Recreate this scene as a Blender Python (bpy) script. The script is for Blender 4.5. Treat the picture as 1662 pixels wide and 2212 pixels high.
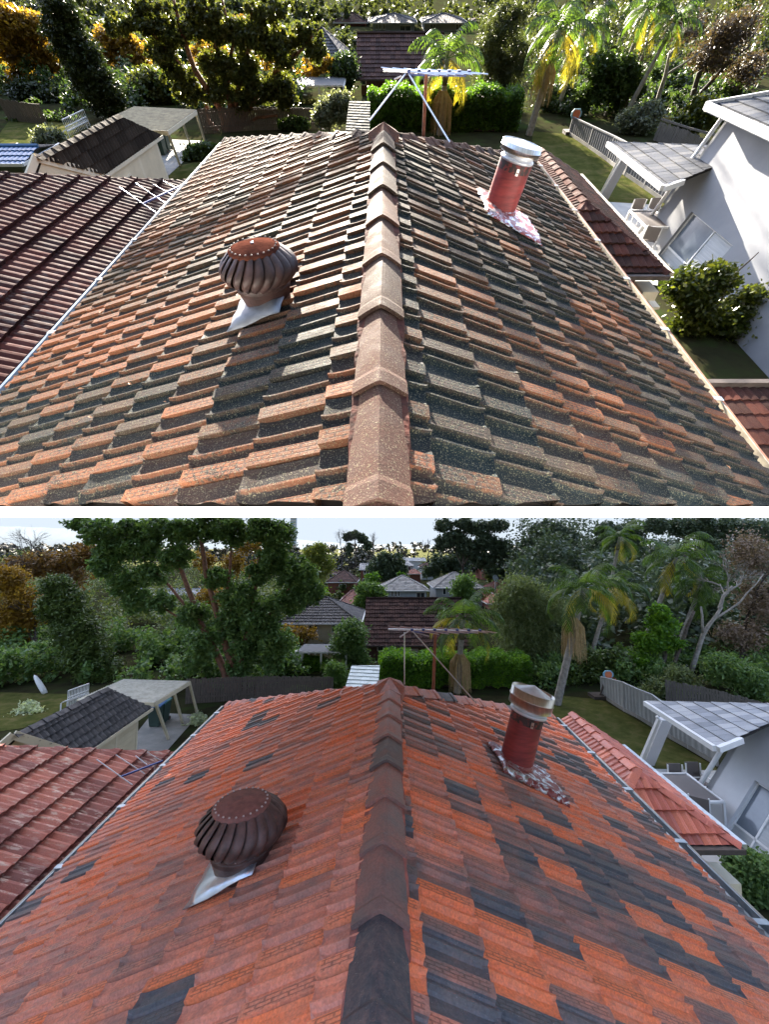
import bpy, bmesh, math, random
import numpy as np
from mathutils import Vector, Matrix, noise
R = math.radians
random.seed(7)
for o in list(bpy.data.objects): bpy.data.objects.remove(o)
S = bpy.context.scene
COL = S.collection

# ---------------------------------------------------------------- camera, sky, sun, exposure
FPX = 900.0; CX = 831.0; CY = 1106.0          # focal length and centre in reference units (picture 1662 wide)
PITCH_UP = 4.89                               # the camera looks a little above the horizon of the lower garden
CAMZ = 8.5
cam = bpy.data.cameras.new('camera'); camo = bpy.data.objects.new('camera', cam); COL.objects.link(camo)
cam.sensor_fit = 'HORIZONTAL'; cam.sensor_width = 36.0; cam.lens = FPX / 1662.0 * 36.0
cam.clip_start = 0.05; cam.clip_end = 9000
camo.location = (0, 0, CAMZ); camo.rotation_euler = (R(90 + PITCH_UP), 0, 0)
S.camera = camo
TILT = 52.92 + PITCH_UP                       # the upper garden lies on a slope tilted towards the camera
SUN_EL, SUN_AZ = 13.0, -8.0                  # sun seen from the upper garden: low, ahead, slightly left
sl = Vector((math.sin(R(SUN_AZ)) * math.cos(R(SUN_EL)), math.cos(R(SUN_AZ)) * math.cos(R(SUN_EL)), math.sin(R(SUN_EL))))
sw = Matrix.Rotation(R(TILT), 3, 'X') @ sl
world = bpy.data.worlds.new("World"); S.world = world; world.use_nodes = True
nt = world.node_tree; nt.nodes.clear()
sky = nt.nodes.new('ShaderNodeTexSky'); sky.sky_type = 'NISHITA'; sky.sun_disc = False
sky.sun_elevation = math.asin(sw.z); sky.sun_rotation = math.atan2(sw.x, sw.y)
sky.air_density = 1.0; sky.dust_density = 3.0; sky.ozone_density = 0.6
bg = nt.nodes.new('ShaderNodeBackground'); bg.inputs['Strength'].default_value = 0.078
wo = nt.nodes.new('ShaderNodeOutputWorld')
nt.links.new(sky.outputs[0], bg.inputs[0]); nt.links.new(bg.outputs[0], wo.inputs[0])
sun = bpy.data.lights.new('sun', 'SUN'); sun.energy = 5.0; sun.angle = R(0.5); sun.color = (1.0, 0.9, 0.76)
suno = bpy.data.objects.new('sun', sun); COL.objects.link(suno)
suno.rotation_euler = sw.to_track_quat('Z', 'Y').to_euler()
S.view_settings.view_transform = 'Standard'; S.view_settings.look = 'None'; S.view_settings.gamma = 1.0
S.view_settings.use_curve_mapping = False; S.view_settings.exposure = 3.35

# ---------------------------------------------------------------- frames: two gardens
class Frame:
    def __init__(s, name, theta, M, G):
        s.name = name; s.t = R(theta); s.M = M; s.G = G; s.c = math.cos(s.t); s.s = math.sin(s.t)
    def ray(s, px, py):
        x = (px - CX) / FPX; y = -(py - CY) / FPX
        return Vector((x, s.s * y + s.c, s.c * y - s.s))
    def z(s, px, py, z):                     # point on the level plane z
        d = s.ray(px, py); return d * (z / d.z)
    def g(s, px, py, h=0.0): return s.z(px, py, s.G + h)
    def y(s, px, py, Y):                     # point at ground distance Y
        d = s.ray(px, py); return d * (Y / d.y)
    def pl(s, px, py, p, n):
        d = s.ray(px, py); return d * (p.dot(n) / d.dot(n))
    def proj(s, p):
        f = p.y * s.c - p.z * s.s; u = p.y * s.s + p.z * s.c
        if f < 1e-3: return (-9999, -9999, f)
        return (CX + FPX * p.x / f, CY - FPX * u / f, f)
    def ztop(s, p, py):                      # height reached above point p on picture row py
        d = s.ray(CX, py); return p.y * d.z / d.y
U = Frame('upper', TILT - PITCH_UP, Matrix.Translation((0, 0, CAMZ)) @ Matrix.Rotation(R(TILT), 4, 'X'), -7.0)
L = Frame('lower', -PITCH_UP, Matrix.Translation((0, 0, CAMZ)), -8.5)
_d = U.ray(CX, 1097); CUTN = Vector((0, -_d.z, _d.y)).normalized()                  # the upper garden is cut off on this plane, behind the added board
F = U

# ---------------------------------------------------------------- object helpers
BASE = {}
def thing(name, label, cat, base=(0, 0, 0), group=None):
    o = bpy.data.objects.new(name, None); COL.objects.link(o); o.empty_display_size = 0.2
    o.matrix_world = F.M @ Matrix.Translation(Vector(base)); BASE[o.name] = Vector(base)
    o['label'] = label; o['category'] = cat
    if group: o['group'] = group
    return o
def root(o):
    while o.parent: o = o.parent
    return o
def fix(o, name=None):                        # link, parent, place
    pass
class MB:
    def __init__(s): s.v = []; s.f = []; s.uv = None
    def add(s, vs, fs):
        n = len(s.v); s.v += [tuple(v) for v in vs]; s.f += [tuple(i + n for i in f) for f in fs]; return s
    def quad(s, a, b, c, d): return s.add([a, b, c, d], [(0, 1, 2, 3)])
    def slab(s, pts, dv):                     # prism of polygon pts extruded by dv
        n = len(pts); dv = Vector(dv); a = [Vector(p) for p in pts]; b = [p + dv for p in a]
        fs = [tuple(range(n)), tuple(range(2 * n - 1, n - 1, -1))] + [(i, i + n, (i + 1) % n + n, (i + 1) % n) for i in range(n)]
        return s.add(a + b, fs)
    def box(s, lo, hi):
        x0, y0, z0 = lo; x1, y1, z1 = hi
        return s.slab([(x0, y0, z0), (x1, y0, z0), (x1, y1, z0), (x0, y1, z0)], (0, 0, z1 - z0))
    def bar(s, a, b, w, h=None, up=(0, 0, 1)):  # rectangular bar
        a = Vector(a); b = Vector(b); h = h or w; d = (b - a)
        if d.length < 1e-6: return s
        d.normalize(); up = Vector(up)
        if abs(d.dot(up)) > .98: up = Vector((1, 0, 0))
        x = d.cross(up).normalized(); y = x.cross(d)
        ps = [a + x * (i * w / 2) + y * (j * h / 2) for i, j in ((-1, -1), (1, -1), (1, 1), (-1, 1))]
        return s.slab(ps, b - a)
    def tube(s, pts, rad, n=8, cap=True):
        pts = [Vector(p) for p in pts]; rs = rad if isinstance(rad, (list, tuple)) else [rad] * len(pts)
        vs = []; fs = []; up = Vector((0, 0, 1)); prev = None
        for i, p in enumerate(pts):
            d = (pts[min(i + 1, len(pts) - 1)] - pts[max(i - 1, 0)])
            if d.length < 1e-7: d = Vector((0, 0, 1))
            d.normalize()
            if prev is None:
                a = d.cross(Vector((0.3, 1, 0.2))); 
                if a.length < 1e-3: a = d.cross(Vector((1, 0, 0)))
            else: a = prev - d * prev.dot(d)
            a.normalize(); prev = a; b = d.cross(a)
            for k in range(n):
                t = 2 * math.pi * k / n; vs.append(p + (a * math.cos(t) + b * math.sin(t)) * rs[i])
        for i in range(len(pts) - 1):
            for k in range(n): fs.append((i * n + k, i * n + (k + 1) % n, (i + 1) * n + (k + 1) % n, (i + 1) * n + k))
        if cap: fs.append(tuple(range(n - 1, -1, -1))); fs.append(tuple((len(pts) - 1) * n + k for k in range(n)))
        return s.add(vs, fs)
    def lathe(s, prof, o=(0, 0, 0), n=32, M=None):   # prof: (r,z)
        vs = []; fs = []; o = Vector(o)
        for r_, z in prof:
            for k in range(n):
                t = 2 * math.pi * k / n; p = Vector((r_ * math.cos(t), r_ * math.sin(t), z))
                vs.append(o + (M @ p if M else p))
        for i in range(len(prof) - 1):
            for k in range(n): fs.append((i * n + k, i * n + (k + 1) % n, (i + 1) * n + (k + 1) % n, (i + 1) * n + k))
        return s.add(vs, fs)
    def mesh(s, name, base=Vector((0, 0, 0)), smooth=False, clip=False):
        me = bpy.data.meshes.new(name); base = Vector(base)
        me.from_pydata([(v[0] - base.x, v[1] - base.y, v[2] - base.z) for v in s.v], [], s.f)
        if clip:
            bm = bmesh.new(); bm.from_mesh(me)
            bmesh.ops.bisect_plane(bm, geom=bm.verts[:] + bm.edges[:] + bm.faces[:], plane_co=-base + CUTN * .0, plane_no=CUTN, clear_inner=True)
            bm.to_mesh(me); bm.free()
        if smooth: me.shade_smooth()
        return me
    def build(s, name, mat, parent=None, smooth=False, kind=None, clip=False, tone=None, label=None, base=None, recalc=True):
        b = BASE[root(parent).name] if parent else Vector(base or (0, 0, 0))
        me = s.mesh(name, b, smooth, clip and F is U); 
        if mat: me.materials.append(mat)
        if recalc and len(s.f) < 4000:
            bm = bmesh.new(); bm.from_mesh(me); bmesh.ops.recalc_face_normals(bm, faces=bm.faces[:]); bm.to_mesh(me); bm.free()
        o = bpy.data.objects.new(name, me); COL.objects.link(o)
        if parent: o.parent = parent
        else: o.matrix_world = F.M @ Matrix.Translation(b); BASE[o.name] = b
        if kind: o['kind'] = kind
        if tone is not None: o['tone'] = float(tone)
        if label: o['label'] = label
        return o
def tag(o, label, cat, group=None):
    o['label'] = label; o['category'] = cat
    if group: o['group'] = group
    return o

# ---------------------------------------------------------------- materials
MATS = {}
def nodes(name):
    m = bpy.data.materials.new(name); m.use_nodes = True; n = m.node_tree; p = n.nodes['Principled BSDF']; return m, n, p
def N(n, t, **kw):
    x = n.nodes.new(t)
    for k, v in kw.items():
        if k in x.inputs: x.inputs[k].default_value = v
        else: setattr(x, k, v)
    return x
def ramp(n, stops, fac=None, interp='LINEAR'):
    r = n.nodes.new('ShaderNodeValToRGB'); r.color_ramp.interpolation = interp
    e = r.color_ramp.elements
    while len(e) < len(stops): e.new(0.5)
    for i, (p, c) in enumerate(stops):
        e[i].position = p; e[i].color = (c[0], c[1], c[2], 1) if hasattr(c, '__len__') else (c, c, c, 1)
    if fac is not None: n.links.new(fac, r.inputs[0])
    return r
def mth(n, op, a, b=None, c=None, clamp=False):
    x = n.nodes.new('ShaderNodeMath'); x.operation = op; x.use_clamp = clamp
    for i, v in enumerate((a, b, c)):
        if v is None: continue
        if isinstance(v, (int, float)): x.inputs[i].default_value = v
        else: n.links.new(v, x.inputs[i])
    return x.outputs[0]
def mixc(n, f, a, b, mode='MIX'):
    x = n.nodes.new('ShaderNodeMix'); x.data_type = 'RGBA'; x.blend_type = mode
    for i, v in ((0, f), (6, a), (7, b)):
        if isinstance(v, (int, float)): x.inputs[i].default_value = v
        elif hasattr(v, '__len__'): x.inputs[i].default_value = (v[0], v[1], v[2], 1)
        else: n.links.new(v, x.inputs[i])
    return x.outputs[2]
def mat(name, c1, c2=None, rough=.7, metal=0, sc=3, bump=0, bsc=30, stretch=None, det=5, spec=None, trans=0, contrast=(.35, .65)):
    if name in MATS: return MATS[name]
    m, n, p = nodes(name); MATS[name] = m
    p.inputs['Roughness'].default_value = rough; p.inputs['Metallic'].default_value = metal
    if spec is not None: p.inputs['Specular IOR Level'].default_value = spec
    tc = N(n, 'ShaderNodeTexCoord'); v = tc.outputs['Object']
    if stretch:
        mp = N(n, 'ShaderNodeMapping'); mp.inputs['Scale'].default_value = stretch; n.links.new(v, mp.inputs[0]); v = mp.outputs[0]
    if c2 is None: c2 = tuple(x * .75 for x in c1)
    no = N(n, 'ShaderNodeTexNoise', Scale=sc, Detail=det, Roughness=.6); n.links.new(v, no.inputs[0])
    r = ramp(n, [(contrast[0], c2), (contrast[1], c1)], no.outputs[0])
    n.links.new(r.outputs[0], p.inputs['Base Color'])
    if bump:
        nb = N(n, 'ShaderNodeTexNoise', Scale=bsc, Detail=4); n.links.new(v, nb.inputs[0])
        b = N(n, 'ShaderNodeBump', Strength=bump, Distance=.02); n.links.new(nb.outputs[0], b.inputs['Height']); n.links.new(b.outputs[0], p.inputs['Normal'])
    return m
def leafmat(name, cols, trans=.35, rough=.5, patch=1.2):
    if name in MATS: return MATS[name]
    m, n, p = nodes(name); MATS[name] = m
    geo = N(n, 'ShaderNodeNewGeometry'); tc = N(n, 'ShaderNodeTexCoord')
    no = N(n, 'ShaderNodeTexNoise', Scale=patch, Detail=3); n.links.new(tc.outputs['Object'], no.inputs[0])
    f = mth(n, 'ADD', mth(n, 'MULTIPLY', geo.outputs['Random Per Island'], .55), mth(n, 'MULTIPLY', mth(n, 'SUBTRACT', no.outputs[0], .28), 1.0), clamp=True)
    r = ramp(n, [(i / (len(cols) - 1), c) for i, c in enumerate(cols)], f)
    n.links.new(r.outputs[0], p.inputs['Base Color']); p.inputs['Roughness'].default_value = rough
    p.inputs['Specular IOR Level'].default_value = .35
    t = N(n, 'ShaderNodeBsdfTranslucent'); g = mixc(n, 1.0, r.outputs[0], (1.5, 1.5, .7), 'MULTIPLY'); n.links.new(g, t.inputs[0])
    mx = N(n, 'ShaderNodeMixShader'); mx.inputs[0].default_value = trans
    out = n.nodes['Material Output']; n.links.new(p.outputs[0], mx.inputs[1]); n.links.new(t.outputs[0], mx.inputs[2]); n.links.new(mx.outputs[0], out.inputs[0])
    return m
def tilemat(name, stops, lichen=0, emboss=True, rough=.5, streak=None, amp=.16, edge=.14, strip_u=.3, pandark=0, spec=.5, stain=0):
    m, n, p = nodes(name); MATS[name] = m; p.inputs['Specular IOR Level'].default_value = .06 if (lichen or 'dark' in name or 'weathered_d' in name or 'sunlit' in name or 'brown_grey' in name) else spec
    ob = N(n, 'ShaderNodeAttribute', attribute_type='OBJECT', attribute_name='tone')
    ge = N(n, 'ShaderNodeAttribute', attribute_type='GEOMETRY', attribute_name='tone')
    tone = mth(n, 'ADD', ob.outputs['Fac'], ge.outputs['Fac'])
    geo = N(n, 'ShaderNodeNewGeometry'); pos = geo.outputs['Position']
    uvn = N(n, 'ShaderNodeUVMap'); sep = N(n, 'ShaderNodeSeparateXYZ'); n.links.new(uvn.outputs[0], sep.inputs[0])
    u, v = sep.outputs[0], sep.outputs[1]
    no = N(n, 'ShaderNodeTexNoise', noise_dimensions='4D', Scale=6.5, Detail=3, Roughness=.55); n.links.new(pos, no.inputs['Vector']); n.links.new(mth(n, 'MULTIPLY', tone, 37.0), no.inputs['W'])
    f = mth(n, 'ADD', tone, mth(n, 'MULTIPLY', mth(n, 'SUBTRACT', no.outputs[0], .5), amp * 2.2))
    strip = mth(n, 'LESS_THAN', u, strip_u)
    w2 = mth(n, 'SINE', mth(n, 'MULTIPLY', tone, 91.0))
    f = mth(n, 'ADD', f, mth(n, 'MULTIPLY', mth(n, 'MULTIPLY', strip, edge), mth(n, 'ADD', w2, .9)))
    f = mth(n, 'MAXIMUM', mth(n, 'MINIMUM', f, 1.0), 0.0)
    col = ramp(n, stops, f).outputs[0]
    fine = N(n, 'ShaderNodeTexNoise', Scale=90, Detail=3); n.links.new(pos, fine.inputs[0])
    col = mixc(n, 1.0, col, ramp(n, [(.3, .78), (.7, 1.15)], fine.outputs[0]).outputs[0], 'MULTIPLY')
    hgt = mth(n, 'MULTIPLY', fine.outputs[0], .25)
    if stain:
        sn = N(n, 'ShaderNodeTexNoise', Scale=26, Detail=6, Roughness=.72); n.links.new(pos, sn.inputs[0])
        edgev = ramp(n, [(.0, .55), (.08, .1), (.9, 0), (1.0, .7)], v).outputs[0]
        sf = ramp(n, [(.46, 0), (.7, 1)], mth(n, 'ADD', sn.outputs[0], mth(n, 'MULTIPLY', edgev, .16))).outputs[0]
        col = mixc(n, mth(n, 'MULTIPLY', sf, stain), col, (.19, .125, .11))
        sp2 = N(n, 'ShaderNodeTexNoise', Scale=210, Detail=1); n.links.new(pos, sp2.inputs[0])
        col = mixc(n, mth(n, 'MULTIPLY', ramp(n, [(.74, 0), (.77, 1)], sp2.outputs[0]).outputs[0], .6), col, (.5, .42, .36))
    if emboss:
        cv = N(n, 'ShaderNodeCombineXYZ'); n.links.new(v, cv.inputs[0]); n.links.new(u, cv.inputs[1])
        br = N(n, 'ShaderNodeTexBrick', offset=.5, Scale=1.0); n.links.new(cv.outputs[0], br.inputs[0])
        br.inputs['Brick Width'].default_value = .2; br.inputs['Row Height'].default_value = .085; br.inputs['Mortar Size'].default_value = .014; br.inputs['Mortar Smooth'].default_value = .3
        inner = mth(n, 'MULTIPLY', mth(n, 'GREATER_THAN', u, .04), mth(n, 'MULTIPLY', mth(n, 'LESS_THAN', u, strip_u - .03), mth(n, 'MULTIPLY', mth(n, 'GREATER_THAN', v, .06), mth(n, 'LESS_THAN', v, .94))))
        mort = mth(n, 'MULTIPLY', br.outputs['Fac'], inner)
        hgt = mth(n, 'SUBTRACT', hgt, mth(n, 'MULTIPLY', mort, 2.2))
        col = mixc(n, mth(n, 'MULTIPLY', mort, .7 if lichen else .4), col, (.05, .035, .03))
    if streak:
        mp = N(n, 'ShaderNodeMapping'); mp.inputs['Scale'].default_value = streak['scale']; n.links.new(pos, mp.inputs[0])
        sn = N(n, 'ShaderNodeTexNoise', Scale=1.0, Detail=5, Roughness=.65); n.links.new(mp.outputs[0], sn.inputs[0])
        big = N(n, 'ShaderNodeTexNoise', Scale=.9, Detail=2); n.links.new(pos, big.inputs[0])
        sf = ramp(n, [(.53, 0), (.62, 1)], sn.outputs[0]).outputs[0]
        sf = mth(n, 'MULTIPLY', sf, ramp(n, [(.38, .1), (.62, 1)], big.outputs[0]).outputs[0])
        col = mixc(n, mth(n, 'MULTIPLY', sf, streak['amt']), col, streak['col'])
        s2 = ramp(n, [(.27, 1), (.36, 0)], sn.outputs[0]).outputs[0]
        col = mixc(n, mth(n, 'MULTIPLY', s2, .7), col, (.03, .025, .022))
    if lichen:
        pan = ramp(n, [(strip_u, 0), (strip_u + .04, 1), (.50, 1), (.53, 0), (.6, .0), (.63, 1), (.98, 1)], u).outputs[0]  # shade painted into the tile pans, together with dark lichen growth
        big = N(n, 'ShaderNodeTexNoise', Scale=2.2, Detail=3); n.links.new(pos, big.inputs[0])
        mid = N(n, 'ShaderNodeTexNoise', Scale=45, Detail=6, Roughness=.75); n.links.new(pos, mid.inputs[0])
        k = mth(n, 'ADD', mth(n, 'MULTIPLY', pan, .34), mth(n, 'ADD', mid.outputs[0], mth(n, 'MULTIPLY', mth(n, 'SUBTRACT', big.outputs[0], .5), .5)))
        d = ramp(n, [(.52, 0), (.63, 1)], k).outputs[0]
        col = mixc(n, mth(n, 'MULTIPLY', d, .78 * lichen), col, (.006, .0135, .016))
        vo = N(n, 'ShaderNodeTexNoise', Scale=150, Detail=2); n.links.new(pos, vo.inputs[0])
        sp = mth(n, 'MULTIPLY', ramp(n, [(.56, 0), (.62, 1)], vo.outputs[0]).outputs[0], ramp(n, [(.44, .25), (.58, 1)], mid.outputs[0]).outputs[0])
        col = mixc(n, mth(n, 'MULTIPLY', sp, .62 * lichen), col, (.2, .19, .12))
        hgt = mth(n, 'ADD', hgt, mth(n, 'MULTIPLY', mth(n, 'ADD', sp, mid.outputs[0]), .3))
    n.links.new(col, p.inputs['Base Color'])
    rr = ramp(n, [(.35, max(rough - .12, .05)), (.65, rough + .15)], no.outputs[0]).outputs[0]; n.links.new(rr, p.inputs['Roughness'])
    b = N(n, 'ShaderNodeBump', Strength=.8, Distance=.006); n.links.new(hgt, b.inputs['Height']); n.links.new(b.outputs[0], p.inputs['Normal'])
    return m
CLEAN = [(0, (.085, .09, .10)), (.14, (.13, .115, .11)), (.3, (.24, .145, .12)), (.48, (.44, .19, .135)), (.62, (.66, .245, .155)), (.78, (.76, .24, .12)), (1, (.84, .215, .08))]
OLD = [(0, (.022, .023, .022)), (.3, (.04, .030, .024)), (.6, (.085, .043, .027)), (1, (.16, .062, .032))]
T_CLEAN = tilemat('clean_terracotta', CLEAN, rough=.48, amp=.36, edge=.16, spec=.35, stain=.35)
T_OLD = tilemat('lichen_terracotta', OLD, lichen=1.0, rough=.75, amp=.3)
T_CAPC = tilemat('clean_ridge_terracotta', [(0, (.055, .055, .062)), (.3, (.11, .08, .075)), (.55, (.3, .14, .11)), (.8, (.5, .19, .145)), (1, (.6, .2, .11))], emboss=False, rough=.45, amp=.3, stain=.6, spec=.3, edge=0)
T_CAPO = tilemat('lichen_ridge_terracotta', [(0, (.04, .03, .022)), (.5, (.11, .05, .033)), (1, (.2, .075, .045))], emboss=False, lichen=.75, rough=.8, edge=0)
T_NBU = tilemat('weathered_dark_red_tile', [(0, (.02, .008, .008)), (.5, (.034, .011, .010)), (1, (.052, .017, .015))], emboss=False, rough=.8, edge=0, strip_u=-1, streak=dict(scale=(3, 22, 22), amt=.5, col=(.09, .085, .085)))
T_NBL = tilemat('weathered_pale_red_tile', [(0, (.15, .05, .04)), (.5, (.24, .078, .058)), (1, (.32, .11, .075))], emboss=False, rough=.8, edge=0, strip_u=-1, streak=dict(scale=(3, 22, 22), amt=.7, col=(.45, .37, .3)))
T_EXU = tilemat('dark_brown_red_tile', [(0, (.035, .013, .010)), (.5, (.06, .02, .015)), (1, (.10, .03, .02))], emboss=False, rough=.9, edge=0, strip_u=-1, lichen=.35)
T_EXL = tilemat('bright_red_tile', [(0, (.3, .07, .045)), (.5, (.42, .095, .055)), (1, (.55, .15, .08))], emboss=False, rough=.45, edge=0, strip_u=-1)
T_DARK = tilemat('black_concrete_tile', [(0, (.022, .021, .022)), (.5, (.035, .033, .034)), (1, (.055, .05, .048))], emboss=False, rough=.7, edge=0, strip_u=-1)
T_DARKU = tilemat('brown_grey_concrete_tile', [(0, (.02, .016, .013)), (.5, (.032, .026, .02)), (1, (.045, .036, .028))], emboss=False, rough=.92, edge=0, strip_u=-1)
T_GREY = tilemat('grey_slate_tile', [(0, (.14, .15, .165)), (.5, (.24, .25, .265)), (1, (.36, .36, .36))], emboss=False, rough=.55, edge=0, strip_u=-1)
T_GREYU = tilemat('sunlit_dimmed_slate_tile', [(0, (.05, .055, .065)), (.5, (.085, .09, .1)), (1, (.13, .13, .13))], emboss=False, rough=.6, edge=0, strip_u=-1)  # slate copy darkened in colour to hold back the bright sun
T_BRN = tilemat('dark_brown_tile', [(0, (.045, .028, .026)), (.5, (.075, .042, .038)), (1, (.11, .06, .05))], emboss=False, rough=.65, edge=0, strip_u=-1)
T_LG = tilemat('pale_grey_tile', [(0, (.2, .19, .18)), (.5, (.3, .29, .27)), (1, (.4, .38, .35))], emboss=False, rough=.8, edge=0, strip_u=-1)
MORTAR = mat('red_mortar', (.38, .13, .10), (.2, .08, .065), rough=.85, sc=14, bump=.6)
MORTARU = mat('aged_red_mortar', (.07, .026, .02), (.03, .02, .017), rough=.95, spec=.05, sc=14, bump=.6)
DECK = mat('roof_underlay', (.02, .017, .015), rough=.95)
GALV = mat('galvanised_gutter', (.42, .45, .47), (.25, .29, .31), rough=.42, metal=.6, sc=6)
GALVU = mat('blue_grey_gutter', (.2, .25, .32), (.11, .14, .18), rough=.45, metal=.4, sc=6)
CREAMG = mat('cream_gutter', (.36, .32, .24), (.2, .17, .13), rough=.5, sc=9, contrast=(.3, .55))
RUST = mat('rusty_fascia', (.3, .13, .07), (.16, .07, .045), rough=.75, sc=12)
BRICK_W = mat('dark_plain_brick', (.16, .09, .07), (.1, .055, .045), rough=.9, sc=8)  # plain dark brick tone

# ---------------------------------------------------------------- roof tiles
def marseille(w, e, t=.024, k=1.0):
    """interlocking tile: raised strip, pan, roll, pan; x along the course, y down the slope"""
    pr = [(0, .0), (.012, .021), (.285, .021), (.315, .007), (.36, .002), (.47, .002), (.52, .008), (.555, .019), (.59, .019), (.625, .008), (.68, .002), (.9, .003), (1.0, .008)]
    rows = [(0, 0), (.80, 0), (.93, .35), (1.0, 1.0)]
    vs = []; uv = []
    for b, fl in rows:
        for u, h in pr:
            hh = h * k * (.8 + .2 * b)
            if .36 < u < .69: hh = max(h * k, .012 * k * fl) + .006 * k * fl * (1 if .5 < u < .6 else .4)
            if .68 < u: hh += .008 * k * fl
            vs.append((u * w * .975, b * e * 1.015, hh + t * b)); uv.append((u, b))
    n = len(pr); fs = []
    for r_ in range(len(rows) - 1):
        for i in range(n - 1): a = r_ * n + i; fs.append((a, a + 1, a + n + 1, a + n))
    o = (len(rows) - 1) * n; m = len(vs)
    for i in range(n): v = vs[o + i]; vs.append((v[0], v[1], -.012)); uv.append(uv[o + i])
    for i in range(n - 1): fs.append((o + i, o + i + 1, m + i + 1, m + i))
    m2 = len(vs)                                   # near side of the strip
    vs += [(0, 0, -.012), (0, e * 1.015, -.012)]; uv += [(0, 0), (0, 1)]
    fs.append((0, o, m2 + 1, m2))
    return vs, fs, uv
def rolled(w, e, t=.03, h=.022, flat=False):
    """concrete tile with two rolls"""
    pr = [(0, 0), (.12, .9), (.25, 1), (.38, .5), (.5, 0), (.62, .9), (.75, 1), (.88, .5), (1, 0)] if not flat else [(0, 0), (.02, .35), (.97, .35), (1, 0)]
    vs = []; uv = []
    for b in (0, 1.0):
        for u, k in pr: vs.append((u * w, b * e * 1.02, k * h + t * b)); uv.append((u, b))
    n = len(pr); fs = [(i, i + 1, i + n + 1, i + n) for i in range(n - 1)]
    m = len(vs)
    for i in range(n): v = vs[n + i]; vs.append((v[0], v[1], -.008)); uv.append((uv[n + i][0], 1))
    fs += [(n + i, n + i + 1, m + i + 1, m + i) for i in range(n - 1)]
    return vs, fs, uv
def mk_mesh(name, vs, fs, uv, material, tone=None, smooth=False):
    me = bpy.data.meshes.new(name); me.from_pydata(vs, [], fs); me.materials.append(material)
    ul = me.uv_layers.new(name='UVMap'); li = np.empty(len(me.loops), dtype=np.int32); me.loops.foreach_get('vertex_index', li)
    ua = np.array(uv, dtype=np.float32)[li]; ul.data.foreach_set('uv', ua.ravel())
    if tone is not None:
        at = me.attributes.new('tone', 'FLOAT', 'POINT'); at.data.foreach_set('value', np.array(tone, dtype=np.float32))
    return me
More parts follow.
